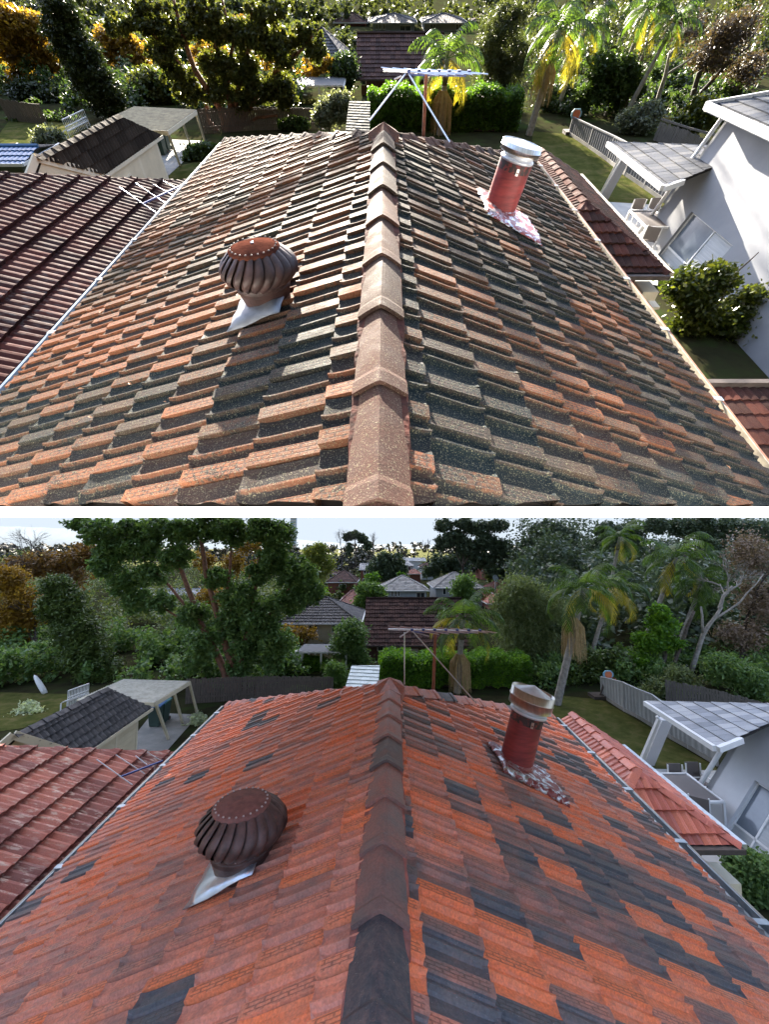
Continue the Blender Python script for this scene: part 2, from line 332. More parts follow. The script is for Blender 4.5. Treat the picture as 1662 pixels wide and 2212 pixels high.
class Tiles:
    """collects the tiles of one roof; the largest in view become parts, the rest one joined part"""
    def __init__(s, parent, material, lim=300, minpx=14, name='roof_tile'):
        s.parent = parent; s.mat = material; s.items = []; s.lim = lim; s.minpx = minpx; s.name = name; s.base = BASE[root(parent).name]
        s.shared = {}
    def slope(s, poly, kind, tonefn, seed=0, off=0.0, jitter=.0015, a0=0.0, deck=True):
        rnd = random.Random(seed); proto = kind; vs0, fs0, uv0 = proto['m']; w, e = proto['w'], proto['e']
        poly = [Vector(p) for p in poly]
        n = Vector((0, 0, 0))
        for i in range(len(poly)):
            a, b = poly[i], poly[(i + 1) % len(poly)]
            n += Vector(((a.y - b.y) * (a.z + b.z), (a.z - b.z) * (a.x + b.x), (a.x - b.x) * (a.y + b.y)))
        n.normalize()
        if n.z < 0: n = -n
        down = Vector((n.x * n.z, n.y * n.z, -(n.x ** 2 + n.y ** 2))).normalized(); ax = down.cross(n)
        o = max(poly, key=lambda p: p.z)
        P = [((p - o).dot(ax), (p - o).dot(down)) for p in poly]
        ar = sum(P[i][0] * P[(i + 1) % len(P)][1] - P[(i + 1) % len(P)][0] * P[i][1] for i in range(len(P)))
        if ar < 0: P = P[::-1]
        Rm = Matrix((ax, down, n)).transposed().to_4x4()
        xs = [p[0] for p in P]; ys = [p[1] for p in P]
        key = id(proto)
        if key not in s.shared: s.shared[key] = mk_mesh('tile', vs0, fs0, uv0, s.mat)
        k0 = int(math.floor((min(ys) - off) / e)); k1 = int(math.ceil((max(ys) - off) / e))
        i0 = int(math.floor((min(xs) - a0) / w)); i1 = int(math.ceil((max(xs) - a0) / w))
        for k in range(k0, k1 + 1):
            for i in range(i0, i1 + 1):
                x = a0 + i * w; y = off + k * e
                cs = [(x, y), (x + w, y), (x + w, y + e), (x, y + e)]; full = True; out = False; cut = []
                for j in range(len(P)):
                    (ax_, ay_), (bx_, by_) = P[j], P[(j + 1) % len(P)]
                    dx, dy = bx_ - ax_, by_ - ay_
                    q = [dx * (c[1] - ay_) - dy * (c[0] - ax_) for c in cs]
                    if max(q) < 1e-6: out = True; break
                    if min(q) < -1e-6: full = False; cut.append((ax_, ay_, dx, dy))
                if out: continue
                tz = rnd.uniform(-jitter, jitter) * 2; rz = rnd.uniform(-1, 1) * jitter * 4; rx = rnd.uniform(-1, 1) * jitter * 5
                Mt = Matrix.Translation(o + ax * x + down * y + n * tz) @ Rm @ Matrix.Rotation(rz, 4, 'Z') @ Matrix.Rotation(rx, 4, 'Y')
                c = o + ax * (x + w / 2) + down * (y + e / 2); px, py, dep = F.proj(c)
                inv = -40 < px < 1702 and ((-10 < py < 1112) if F is U else (1112 < py < 2260)) and dep > .1
                size = FPX * w / dep if inv else -1
                tn = tonefn(i, k, rnd)
                if full: s.items.append((size, 'S', key, Mt, tn, None))
                else:
                    bm = bmesh.new(); uvl = bm.loops.layers.uv.new('UVMap')
                    bv = [bm.verts.new(v) for v in vs0]
                    for f in fs0:
                        fc = bm.faces.new([bv[j] for j in f])
                        for lp, j in zip(fc.loops, f): lp[uvl].uv = uv0[j]
                    for (ax_, ay_, dx, dy) in cut:
                        g = bm.verts[:] + bm.edges[:] + bm.faces[:]
                        bmesh.ops.bisect_plane(bm, geom=g, plane_co=(ax_ - x, ay_ - y, 0), plane_no=(-dy, dx, 0), clear_inner=True)
                    if len(bm.faces) == 0: bm.free(); continue
                    bm.verts.index_update(); V = [tuple(v.co) for v in bm.verts]; FF = [tuple(v.index for v in f.verts) for f in bm.faces]
                    UVv = [(0, 0)] * len(V)
                    for f in bm.faces:
                        for lp in f.loops: UVv[lp.vert.index] = tuple(lp[uvl].uv)
                    bm.free(); s.items.append((size * .7, 'C', key, Mt, tn, (V, FF, UVv)))
        if deck:
            d = MB(); q = [p - n * .02 for p in poly]; d.slab(q, -n * .05); d.build('roof_underlay', DECK, s.parent, clip=True)
        return dict(o=o, ax=ax, down=down, n=n)
    def finish(s):
        s.items.sort(key=lambda t: -t[0]); B = Matrix.Translation(-s.base)
        rv = []; rf = []; ru = []; rt = []
        for idx, (size, kd, key, Mt, tn, data) in enumerate(s.items):
            if idx < s.lim and size >= s.minpx:
                me = s.shared[key] if kd == 'S' else mk_mesh('cut_tile', data[0], data[1], data[2], s.mat)
                ob = bpy.data.objects.new(s.name, me); COL.objects.link(ob); ob.parent = s.parent; ob.matrix_local = B @ Mt; ob['tone'] = tn
            else:
                if kd == 'S': me = s.shared[key]; V = [v.co for v in me.vertices]; FF = [tuple(p.vertices) for p in me.polygons]; data = None
                if kd == 'S':
                    if key not in s.__dict__.setdefault('cache', {}):
                        me = s.shared[key]; co = np.array([v.co[:] for v in me.vertices])
                        uvv = [(0, 0)] * len(co); ul = me.uv_layers[0].data
                        for lp, u in zip(me.loops, ul): uvv[lp.vertex_index] = tuple(u.uv)
                        s.cache[key] = (co, [tuple(p.vertices) for p in me.polygons], uvv)
                    co, FF, uvv = s.cache[key]
                else: co, FF, uvv = np.array(data[0]), data[1], data[2]
                M = np.array(B @ Mt); cc = co @ M[:3, :3].T + M[:3, 3]
                n0 = len(rv); rv += cc.tolist(); rf += [tuple(i + n0 for i in f) for f in FF]; ru += uvv; rt += [tn] * len(co)
        if rv:
            me = mk_mesh('roof_tiles', rv, rf, ru, s.mat, tone=rt)
            ob = bpy.data.objects.new(s.name + '_field', me); COL.objects.link(ob); ob.parent = s.parent; ob['kind'] = 'stuff'
def cap_mesh(ln, half, rise, thick=.02, collar=.012, n=13, sharp=.22):
    """ridge tile: rounded vee, flared collar at the near end (y=0 near, y=ln far)"""
    def prof(k, g):
        out = []
        for i in range(n):
            t = -1 + 2 * i / (n - 1); x = t * (half + g)
            z = -(abs(t) ** (1.0 + sharp)) * rise + g
            out.append((x, z))
        return out
    collar = collar * .45; rows = [(-.02, collar * 1.2), (ln * .10, collar), (ln * .15, 0.0), (ln * 1.04, -.004)]
    vs = []; fs = []; uv = []
    for y, g in rows:
        for (x, z) in prof(0, g): vs.append((x, y, z)); uv.append((.5, y / ln))
    for r_ in range(len(rows) - 1):
        for i in range(n - 1): a = r_ * n + i; fs.append((a, a + 1, a + n + 1, a + n))
    m = len(vs)
    for (x, z) in prof(0, rows[0][1]): vs.append((x * .93, rows[0][0], z - thick)); uv.append((.5, 0))
    fs += [(i + 1, i, m + i, m + i + 1) for i in range(n - 1)]
    m = len(vs)
    vs += [(vs[0][0], vs[0][1], -rise - .03), (vs[3 * n][0], rows[3][0], -rise - .03), (vs[n - 1][0], vs[0][1], -rise - .03), (vs[4 * n - 1][0], rows[3][0], -rise - .03)]
    uv += [(.5, 0)] * 4
    return vs, fs, uv
def caps(parent, a, b, ln, half, rise, material, tonefn, clip=False, up=None, name='ridge_tile', seed=1, collar=.012):
    """row of ridge tiles from near end a to far end b"""
    a = Vector(a); b = Vector(b); d = b - a; n = max(1, round(d.length / ln)); ln = d.length / n; d.normalize()
    up = Vector(up or (0, 0, 1)); x = d.cross(up).normalized(); z = x.cross(d)
    Rm = Matrix((x, d, z)).transposed().to_4x4(); base = BASE[root(parent).name]; rnd = random.Random(seed)
    vs, fs, uv = cap_mesh(ln, half, rise, collar=collar); sh = mk_mesh('ridge_tile', vs, fs, uv, material)
    for i in range(n):
        Mt = Matrix.Translation(a + d * (ln * i) + z * (rnd.uniform(-.003, .004))) @ Rm @ Matrix.Rotation(rnd.uniform(-.01, .01), 4, 'Z') @ Matrix.Rotation(-.02, 4, 'X')
        me = sh
        if clip:
            q = [CUTN.dot(Mt @ Vector(v)) for v in vs]
            if max(q) < 0: continue
            if min(q) < 0:
                me = sh.copy(); bm = bmesh.new(); bm.from_mesh(me); inv = Mt.inverted()
                bmesh.ops.bisect_plane(bm, geom=bm.verts[:] + bm.edges[:] + bm.faces[:], plane_co=inv @ Vector((0, 0, 0)), plane_no=(inv.to_3x3() @ CUTN), clear_inner=True)
                bm.to_mesh(me); bm.free()
        ob = bpy.data.objects.new(name, me); COL.objects.link(ob); ob.parent = parent; ob.matrix_local = Matrix.Translation(-base) @ Mt; ob['tone'] = tonefn(i, rnd)
def bedding(parent, a, b, half, drop, material, clip=False, seed=3, name='mortar_bedding', ht=.06):
    """rough mortar under a row of ridge tiles"""
    a = Vector(a); b = Vector(b); d = (b - a); L_ = d.length; d.normalize(); x = d.cross(Vector((0, 0, 1))).normalized()
    rnd = random.Random(seed); m = MB(); n = max(2, int(L_ / .06)); vs = []; fs = []
    for i in range(n + 1):
        p = a + d * (L_ * i / n); w = half * rnd.uniform(.97, 1.12)
        for sx, dz in ((-1.0, -ht - rnd.uniform(0, .02)), (-.92, 0), (0, .02), (.92, 0), (1.0, -ht - rnd.uniform(0, .02))):
            vs.append(p + x * (w * sx) + Vector((0, 0, -drop + dz + (drop if sx == 0 else 0))))
    for i in range(n):
        for j in range(4): q = i * 5 + j; fs.append((q, q + 1, q + 6, q + 5))
    m.add(vs, fs); return m.build(name, material, parent, clip=clip)
# ---------------------------------------------------------------- the main roof (once in each garden)
def lerp(a, b, t): return a + (b - a) * t
def clip_poly(poly, co, no):
    out = []
    for i in range(len(poly)):
        a, b = poly[i], poly[(i + 1) % len(poly)]; da, db = (a - co).dot(no), (b - co).dot(no)
        if da >= 0: out.append(a)
        if (da >= 0) != (db >= 0): out.append(lerp(a, b, da / (da - db)))
    return out
def main_roof(Hr, He, apex_px, vpx, cornerL, cornerR, ridge_near, tile_w, ncourse, tmat, capmat, mortar, toneL, toneR, captone, gutL, gutR, fasL, fasR, label, flat_he, caplen):
    HL, HR = He
    apex = F.z(*apex_px, -Hr); cL = F.z(*cornerL, -HL); cR = F.z(*cornerR, -HR); cL.x += .12; cR.x -= .12; rn = F.z(*ridge_near, -Hr)
    xr = (apex.x + rn.x) / 2 if abs(apex.x - rn.x) < .3 else apex.x
    y0 = .25
    # eave lines run parallel to the ridge
    rn = Vector((rn.x + (rn.x - apex.x) * (rn.y - y0) / (apex.y - rn.y), y0, -Hr))
    nL = Vector((cL.x, y0, -HL)); nR = Vector((cR.x, y0, -HR))
    t = thing('house', label, 'house', (apex.x, apex.y - 1.5, F.G))
    cut = lambda q: clip_poly(q, Vector((0, 0, 0)), CUTN) if F is U else q
    T = Tiles(t, tmat, lim=300, minpx=20)
    for side, c, nn, tn in ((-1, cL, nL, toneL), (1, cR, nR, toneR)):
        poly = [rn, apex, c, nn]
        Ls = math.hypot(c.x - apex.x, c.z + Hr); e = Ls / ncourse
        kd = dict(w=tile_w, e=e, m=marseille(tile_w, e, k=1.75 if F is U else 1.35, t=.026 if F is U else .032))
        T.slope(cut(poly), kd, tn, seed=5 + side, off=-.12, a0=random.random() * .1, jitter=.0035 if F is U else .0022)
    # far hip slope (faces away) so the roof is closed
    back = MB(); m = MB(); m.add([apex, cL, cR], [(0, 1, 2)]); m.build('far_hip_slope', mortar, t)
    T.finish()
    cw = .118 if F is L else .118; CZ = .08 if F is L else .105; rise = .072
    caps(t, rn + Vector((0, 0, CZ)), apex + Vector((0, 0, CZ)) - Vector((0, .1, 0)), caplen, cw, rise, capmat, captone, clip=(F is U), seed=11, collar=.014)
    bedding(t, rn + Vector((0, 0, CZ - .06)), apex + Vector((0, 0, CZ - .06)), cw * 1.05, .02, mortar, clip=True, ht=.07)
    for c in (cL, cR):
        d = (c - apex).normalized()
        caps(t, c + Vector((0, 0, .07)), apex + d * .1 + Vector((0, 0, .07)), caplen * .95, .115, .08, capmat, captone if F is U else (lambda i, r: r.choice([.8, .85, .75, .9, .78, .0]) ), seed=int(abs(c.x * 10)), collar=.02)
        bedding(t, c + Vector((0, 0, .035)), apex + Vector((0, 0, .035)), .12, .07, mortar, ht=.09)
    a = MB(); w = .17                                                # apex block where the three rows meet
    ap = apex + Vector((0, .02, .05))
    vs = [ap + Vector(q) for q in ((0, -.02, .075), (-w, -.12, -.0), (-.13, -.24, -.05), (.13, -.24, -.05), (w, -.12, 0), (w * .8, .16, -.02), (-w * .8, .16, -.02), (0, -.27, .025))]
    vs += [v + Vector((0, 0, -.08)) for v in vs[1:]]
    a.add(vs, [(0, 1, 2, 7), (0, 7, 3, 4), (0, 4, 5), (0, 5, 6), (0, 6, 1), (1, 8, 9, 2), (3, 10, 11, 4), (4, 11, 12, 5), (6, 13, 8, 1), (2, 9, 14, 7), (7, 14, 10, 3)]); o = a.build('apex_tile', capmat, t, tone=.8 if F is L else .45)
    me = o.data
    # gutters, fascia, brackets, walls
    for side, c, nn, gm, fm in ((-1, cL, nL, gutL, fasL), (1, cR, nR, gutR, fasR)):
        g = MB(); pr = [(-.03, .0), (-.03, -.07), (.02, -.095), (.075, -.095), (.12, -.06), (.125, .012), (.135, .012), (.135, -.065), (.08, -.108), (.015, -.108), (-.04, -.08), (-.04, .0)]
        A = [nn + Vector((side * x, 0, z - .03)) for x, z in pr]; B_ = [c + Vector((side * x, 0, z - .03)) for x, z in pr]; k = len(pr)
        g.add(A + B_, [(i, (i + 1) % k, (i + 1) % k + k, i + k) for i in range(k)] + [tuple(range(k, 2 * k))]); g.build('gutter', gm, t, clip=True)
        fb = MB(); x = .143 * side
        fb.slab([c + Vector((x, 0, -.022)), c + Vector((x + .018 * side, 0, -.022)), c + Vector((x + .018 * side, 0, -.05)), c + Vector((x, 0, -.05))], nn - c); fb.build('gutter_lip', fm, t, clip=True)
        yy = c.y - .4
        while yy > y0:
            p = Vector((c.x, yy, c.z))
            if F is L or CUTN.dot(p) > .15:
                b = MB(); b.slab([p + Vector((-side * .0, -.03, .0)), p + Vector((side * .15, -.03, -.012)), p + Vector((side * .15, .03, -.012)), p + Vector((-side * .0, .03, .0))], (0, 0, .006)); b.build('gutter_bracket', GALV, t)
            yy -= 1.0 if F is L else 1.35
    w = MB(); ins = .45; xl, xr2 = cL.x + ins, cR.x - ins; yb = min(cL.y, cR.y) - ins; zt = min(cL.z, cR.z) - .02
    w.slab([(xl, y0, zt), (xl, yb, zt), (xr2, yb, zt), (xr2, y0, zt)], (0, 0, F.G - zt)); w.build('wall', BRICK_W, t, clip=True)
    return dict(t=t, apex=apex, cL=cL, cR=cR, nL=nL, nR=nR, Hr=Hr)
def surf(Rf, side):
    c = Rf['cL'] if side < 0 else Rf['cR']; a = Rf['apex']; n = Vector((side * (a.z - c.z), 0, abs(c.x - a.x))).normalized(); return a, n

def nz(i, k, s, f=.33): return noise.noise(Vector((i * f, k * f * 1.3, s)))
def clean_left(i, k, r):
    x = r.random(); c = nz(i, k, 3.1)
    if x < .03 + .12 * max(0, c): return r.uniform(0, .08)
    if c < -.22: return r.uniform(.42, .52)
    if c > .25 and x > .4: return r.uniform(.76, .98)
    return .6 + c * .25 + r.uniform(-.08, .1)
def clean_right(i, k, r):
    x = r.random(); c = nz(i, k, 7.7, .28)
    if c > .12 and x < .6 or x < .07: return r.uniform(.0, .16)
    if c > -.12 and x < .75: return r.uniform(.2, .42)
    if x < .55: return r.uniform(.5, .68)
    return r.uniform(.82, 1.0)
def old_r_shaded(i, k, r): return min(1, max(0, .3 + nz(i, k, 1.3) * .7 + r.uniform(-.22, .25)))  # darker than the left: shade of the right slope put into tile tones
def old_t(i, k, r): return min(1, max(.05, .56 + nz(i, k, 5.3) * .7 + r.uniform(-.2, .2)))
F = U
RU = main_roof(1.2, (2.62, 2.72), (829, 296), 830, (478, 306), (1162, 346), (818, 1095), .32, 11, T_OLD, T_CAPO, MORTARU, old_t, old_r_shaded,
    lambda i, r: r.uniform(.2, .8), GALVU, CREAMG, GALVU, RUST, 'house under the lichen covered tile roof in low sunlight, large in the upper view', None, .66)
F = L
RL = main_roof(1.6, (3.25, 3.22), (842, 1487), 864, (483, 1522), (1203, 1547), (815, 2180), .205, 11, T_CLEAN, T_CAPC, MORTAR, clean_left, clean_right,
    lambda i, r: [.35, .32, .1, .05, .42, .5, .55, .3, .6, .62, .65, .7, .72, .75][min(i, 13)], GALV, GALV, CREAMG, CREAMG, 'house under the cleaned orange, red and charcoal tile roof in dull light, lower view', None, .43)

# invented board for the white dividing strip; made deep to shade the lower garden
F = L
b = MB(); el = lambda py: math.tan(R(PITCH_UP) - math.atan((py - CY) / FPX))
cs = [(1.25, 1117), (1.29, 1095), (7, 1098.5), (7, 1108)]
A = [Vector((-6.5, y, y * el(py))) for y, py in cs]; b.slab(A, (13, 0, 0))
WHITE = mat('white_painted_board', (.86, .86, .86), (.82, .82, .82), rough=.8, sc=1)
tag(b.build('board', WHITE, base=(0, 1.4, .1)), 'added long white board running right across between the sunlit view and the dull view', 'board')

# ---------------------------------------------------------------- rotary vent, flue, antennas
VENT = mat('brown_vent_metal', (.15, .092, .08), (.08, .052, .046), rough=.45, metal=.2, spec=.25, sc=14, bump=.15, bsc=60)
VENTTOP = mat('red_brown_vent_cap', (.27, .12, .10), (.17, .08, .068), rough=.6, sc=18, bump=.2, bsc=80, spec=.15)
VENTTOPU = mat('exposure_dimmed_vent_cap', (.085, .03, .02), (.05, .019, .013), rough=1.0, sc=18, bump=.2, bsc=80, spec=.0)  # cap colour darkened to offset the exposure in the sunlit garden
VENTU = mat('exposure_dimmed_vent_metal', (.055, .03, .026), (.024, .014, .012), rough=.5, sc=14, bump=.15, bsc=60, spec=.3)  # vane metal darkened the same way to offset the exposure
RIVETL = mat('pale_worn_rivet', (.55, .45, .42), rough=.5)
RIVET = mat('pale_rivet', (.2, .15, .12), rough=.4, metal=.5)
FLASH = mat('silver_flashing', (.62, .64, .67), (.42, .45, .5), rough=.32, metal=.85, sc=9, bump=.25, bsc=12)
FLASHU = mat('exposure_dimmed_flashing', (.2, .22, .25), (.12, .13, .15), rough=.55, metal=.5, sc=7, bump=.25, bsc=12)  # silver flashing dimmed in colour so the sun does not blow it out
def vent(Rf, side, base_px, neck_px, ball_y, top_y, ball_rx, lean, label):
    a, n = surf(Rf, side); p = F.pl(*base_px, a, n); dep = F.proj(p)[2]
    q = F.y(base_px[0], neck_px, p.y); zc = q.z
    k = dep / FPX; rb = ball_rx * k; rn_ = rb * .78; z1 = F.ztop(p, neck_px); z2 = F.ztop(p, top_y)
    t = thing('roof_vent', label, 'roof vent', p); h = z2 - z1
    Lm = Matrix.Rotation(R(lean), 3, 'Y')
    def X(v): return p + Lm @ (Vector(v))
    # flashing sheet lying on the slope
    ax = Vector((0, 1, 0)); dn = Vector((side * n.z, 0, -abs(n.x))).normalized(); fl = MB(); s_ = rb * 1.08; N_ = 7; vs = []
    for i in range(N_):
        for j in range(N_):
            u = -1 + 2 * i / (N_ - 1); v = -1 + 2 * j / (N_ - 1)
            vs.append(p + ax * (u * s_ * (1.2 if F is U else .85)) + dn * (v * s_ * .8 + .03) + n * ((.1 if F is U else .135) + .006 * math.sin(9 * u + 4 * v) + (-.03 if max(abs(v), abs(u)) == 1 else 0)))
    fl.add(vs, [(i * N_ + j, i * N_ + j + 1, (i + 1) * N_ + j + 1, (i + 1) * N_ + j) for i in range(N_ - 1) for j in range(N_ - 1)])
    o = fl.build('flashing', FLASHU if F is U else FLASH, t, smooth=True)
    md = o.modifiers.new('thick', 'SOLIDIFY'); md.thickness = .006
    hz = z1 - p.z
    c = MB(); c.lathe([(rn_ * .74, -.18), (rn_ * .80, hz * .15), (rn_ * .97, hz * .80), (rn_ * .985, hz * .82), (rn_ * .975, hz * .86), (rn_ * 1.0, hz * .88), (rn_ * .99, hz * .93), (rn_ * 1.02, hz * .97), (rn_ * .98, hz * 1.0), (rn_ * .8, hz * 1.0)], n=48)
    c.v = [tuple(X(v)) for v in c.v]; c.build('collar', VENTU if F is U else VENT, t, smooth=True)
    rt = rb * .66; nv = 21; tw = .5
    def prof(u):                                    # bulging outline from lower ring to top plate
        r_ = rn_ * .93 * (1 - u) + rt * u + math.sin(math.pi * min(u * .98, 1) ** .85) * (rb - (rn_ * .93 * (1 - u) + rt * u)) * 1.12
        return r_, hz + h * (u * .93 + .0)
    for i in range(nv):
        m = MB(); vs = []; K = 11
        for j in range(K):
            u = j / (K - 1); r_, z = prof(u); ang = 2 * math.pi * i / nv + tw * (u - .5) * (1 if True else 1)
            wd = .46 * (.55 + .45 * math.sin(math.pi * u))
            for g, (da, dr) in enumerate(((-wd * .52, -.075), (-wd * .15, -.012), (wd * .25, .02), (wd * .5, .006))):
                rr = r_ + dr * rb * 4.2 * math.sin(math.pi * max(.08, min(.92, u))); vs.append(X((rr * math.cos(ang + da), rr * math.sin(ang + da), z)))
        fs = [(j * 4 + g, j * 4 + g + 1, j * 4 + g + 5, j * 4 + g + 4) for j in range(K - 1) for g in range(3)]
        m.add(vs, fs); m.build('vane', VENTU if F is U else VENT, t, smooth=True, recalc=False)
    zt = hz + h * .93
    c = MB(); c.lathe([(rt * 1.06, -.012), (rt * 1.08, 0), (rt * .86, .012), (rt * .80, .014), (rt * .55, .012 + h * .05), (rt * .25, .014 + h * .075), (.001, .014 + h * .08)], n=48); c.v = [tuple(X((v[0], v[1], v[2] + zt))) for v in c.v]
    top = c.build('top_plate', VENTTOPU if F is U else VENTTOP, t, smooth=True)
    c = MB(); c.lathe([(.015, 0), (.016, .005), (.01, .008), (.009, .012), (.001, .013)], n=12); c.v = [tuple(X((v[0], v[1], v[2] + zt + h * .08 + .006))) for v in c.v]; c.build('spindle_nut', FLASH if F is U else VENTTOP, t, smooth=True)
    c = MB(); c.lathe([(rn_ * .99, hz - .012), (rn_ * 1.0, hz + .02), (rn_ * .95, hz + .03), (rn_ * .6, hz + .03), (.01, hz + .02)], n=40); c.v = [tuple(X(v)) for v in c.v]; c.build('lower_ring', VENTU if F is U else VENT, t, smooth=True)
    sh = None
    for k2 in range(24):
        for rr, zz in ((rt * .95, zt + .012), (rn_ * 1.0, hz + .012)):
            an = 2 * math.pi * (k2 + .5) / 24; c = MB(); r0 = .0075
            if rr > rt * .96 and k2 % 2: continue
            cc = X((rr * math.cos(an), rr * math.sin(an), zz))
            c.lathe([(r0, 0), (r0 * .7, r0 * .7), (.0005, r0)], o=cc, n=6); c.build('rivet', RIVET if F is U else RIVETL, t, smooth=True)
    c = MB(); c.lathe([(rn_ * .5, hz * .3), (rn_ * .5, zt)], n=20); c.v = [tuple(X(v)) for v in c.v]; c.build('inner_throat', DECK, t)
    return t
F = U
vent(RU, -1, (583, 664), 610, 590, 530, 71, -3, 'brown rotary vent in sunlight on the lichen covered roof, with a long shadow')
F = L
vent(RL, -1, (526, 1890), 1818, 1785, 1730, 87, -3, 'brown rotary vent in dull light on the cleaned orange red roof')

FLUE = mat('red_painted_flue', (.34, .06, .055), (.17, .035, .035), rough=.5, sc=4, bump=.12, bsc=24, stretch=(1, 1, 5), spec=.3)
def peel():
    m, n, p = nodes('peeling_red_paint_on_metal'); tc = N(n, 'ShaderNodeTexCoord'); mp = N(n, 'ShaderNodeMapping'); mp.inputs['Scale'].default_value = (1, 1.6, 1.6); n.links.new(tc.outputs['Object'], mp.inputs[0])
    no = N(n, 'ShaderNodeTexNoise', Scale=10, Detail=7, Roughness=.68, Distortion=.6); n.links.new(mp.outputs[0], no.inputs[0])
    f = ramp(n, [(.47, 0), (.50, 1)], no.outputs[0]).outputs[0]
    n.links.new(mixc(n, f, (.62, .65, .68), (.24, .055, .05)), p.inputs['Base Color']); n.links.new(mth(n, 'SUBTRACT', 1.0, f), p.inputs['Metallic']); p.inputs['Roughness'].default_value = .42
    b = N(n, 'ShaderNodeBump', Strength=.5, Distance=.01); n.links.new(f, b.inputs['Height']); n.links.new(b.outputs[0], p.inputs['Normal']); return m
PEEL = peel()
STEEL = mat('brushed_steel', (.66, .63, .58), (.5, .47, .43), rough=.3, metal=1.0, sc=4, stretch=(14, 14, 1))
CONE = mat('pale_cowl_cone', (.72, .76, .82), (.55, .58, .63), rough=.35, metal=.3, sc=5)
SOOT = mat('sooty_red_paint', (.035, .022, .02), (.2, .035, .03), rough=.6, sc=22, contrast=(.42, .5))
def flue(Rf, side, base_px, top_px, rpx_base, cap_rx, label):
    a, n = surf(Rf, side); p = F.pl(*base_px, a, n)
    # flue axis: picture top point at the same distance
    q = F.y(top_px[0], top_px[1], p.y); ax = (q - p); ln = ax.length; ax.normalize()
    x = ax.cross(Vector((0, 1, 0))).normalized(); y = ax.cross(x); M = Matrix((x, y, ax)).transposed()
    r = 1.0 * rpx_base * F.proj(p)[2] / FPX; rc = cap_rx * F.proj(q)[2] / FPX
    t = thing('flue', label, 'flue', p)
    def LT(prof, name, mt, n_=48, sm=True):
        c = MB(); c.lathe(prof, o=p, n=n_, M=M); return c.build(name, mt, t, smooth=sm)
    zb = ln * (.70 if F is L else .77)
    LT([(r, -.25), (r, zb)], 'pipe', FLUE)
    LT([(r * 1.002 + .001, zb * .84), (r * 1.002 + .001, zb * .995)], 'sooty_band', SOOT)
    LT([(r * 1.14, -.2), (r * 1.10, .05), (r * 1.06, .075), (r * 1.0, .08)], 'base_collar', PEEL)
    rr = rc * .84
    LT([(r * .9, zb * .98), (rr * .97, zb), (rr * 1.02, zb + .012), (rr * 1.0, zb + .028), (rr * .93, zb + .034), (rr * .9, zb + .04), (rr * .93, zb + .046), (rr * .92, zb + .06), (rr * .8, zb + .07), (rr * .8, zb + .1)], 'cowl_ring', CONE)
    hb = ln - zb - .07; z0 = zb + .07; st = .004
    LT([(rc, z0), (rc, z0 + hb * .48), (rc + .008, z0 + hb * .50), (rc + .008, z0 + hb * .53), (rc, z0 + hb * .55), (rc, ln), (rc - st, ln), (rc - st, z0), (rc, z0)], 'cowl_band', STEEL)
    LT([(rc * .88, ln - hb * .1), (rc * .45, ln + hb * .12), (.003, ln + hb * .34)], 'cowl_cone', CONE, sm=False, n_=32)
    LT([(rc * .88, ln - hb * .1), (rc * .86, ln - hb * .5), (rc * .7, z0)], 'cowl_skirt', STEEL)
    c = MB(); e = p + M @ Vector((0, -(r + .004) if y.y > 0 else (r + .004), zb - .03)); s2 = -1 if y.y > 0 else 1
    c.slab([e + M @ Vector((-.014, 0, 0)), e + M @ Vector((.014, 0, 0)), e + M @ Vector((.014, 0, -.06)), e + M @ Vector((-.014, 0, -.06))], M @ Vector((0, s2 * .005, 0))); c.build('bracket', STEEL, t)
    c = MB(); e = e + M @ Vector((0, s2 * .006, -.035)); c.tube([e, e + M @ Vector((0, s2 * .006, 0))], .008, n=8); c.build('bolt', RUST, t)
    # corrugated flashing dressed over the tiles
    dn = Vector((side * n.z, 0, -abs(n.x))).normalized(); ay = Vector((0, -1, 0)); fl = MB(); NI, NJ = 26, 14; vs = []; k = 1.0 if F is L else 1.25
    for i in range(NI):
        for j in range(NJ):
            v = -r * 1.6 + (r * 4.3) * i / (NI - 1); u = -r * 1.3 * k + (r * 3.6 * k) * j / (NJ - 1)
            wob = .011 * math.sin(u * 62 / k) * (1 if True else 1); vs.append(p + dn * (v + .02 * math.sin(u * 9)) + ay * (u + .012 * math.sin(i * 2.1)) + n * ((.07 if F is U else .062) + wob - (.03 if i in (0, NI - 1) or j in (0, NJ - 1) else 0)))
    fl.add(vs, [(i * NJ + j, i * NJ + j + 1, (i + 1) * NJ + j + 1, (i + 1) * NJ + j) for i in range(NI - 1) for j in range(NJ - 1)])
    o = fl.build('flashing', PEEL, t, smooth=True); md = o.modifiers.new('thick', 'SOLIDIFY'); md.thickness = .006
    return t
F = U
flue(RU, 1, (1076, 462), (1130, 310), 33, 44, 'red painted flue with silver cowl in sunlight, standing in lichen covered tiles')
F = L
flue(RL, 1, (1113, 1655), (1153, 1492), 34, 45, 'red painted flue with silver cowl on the cleaned roof, between orange and charcoal tiles')

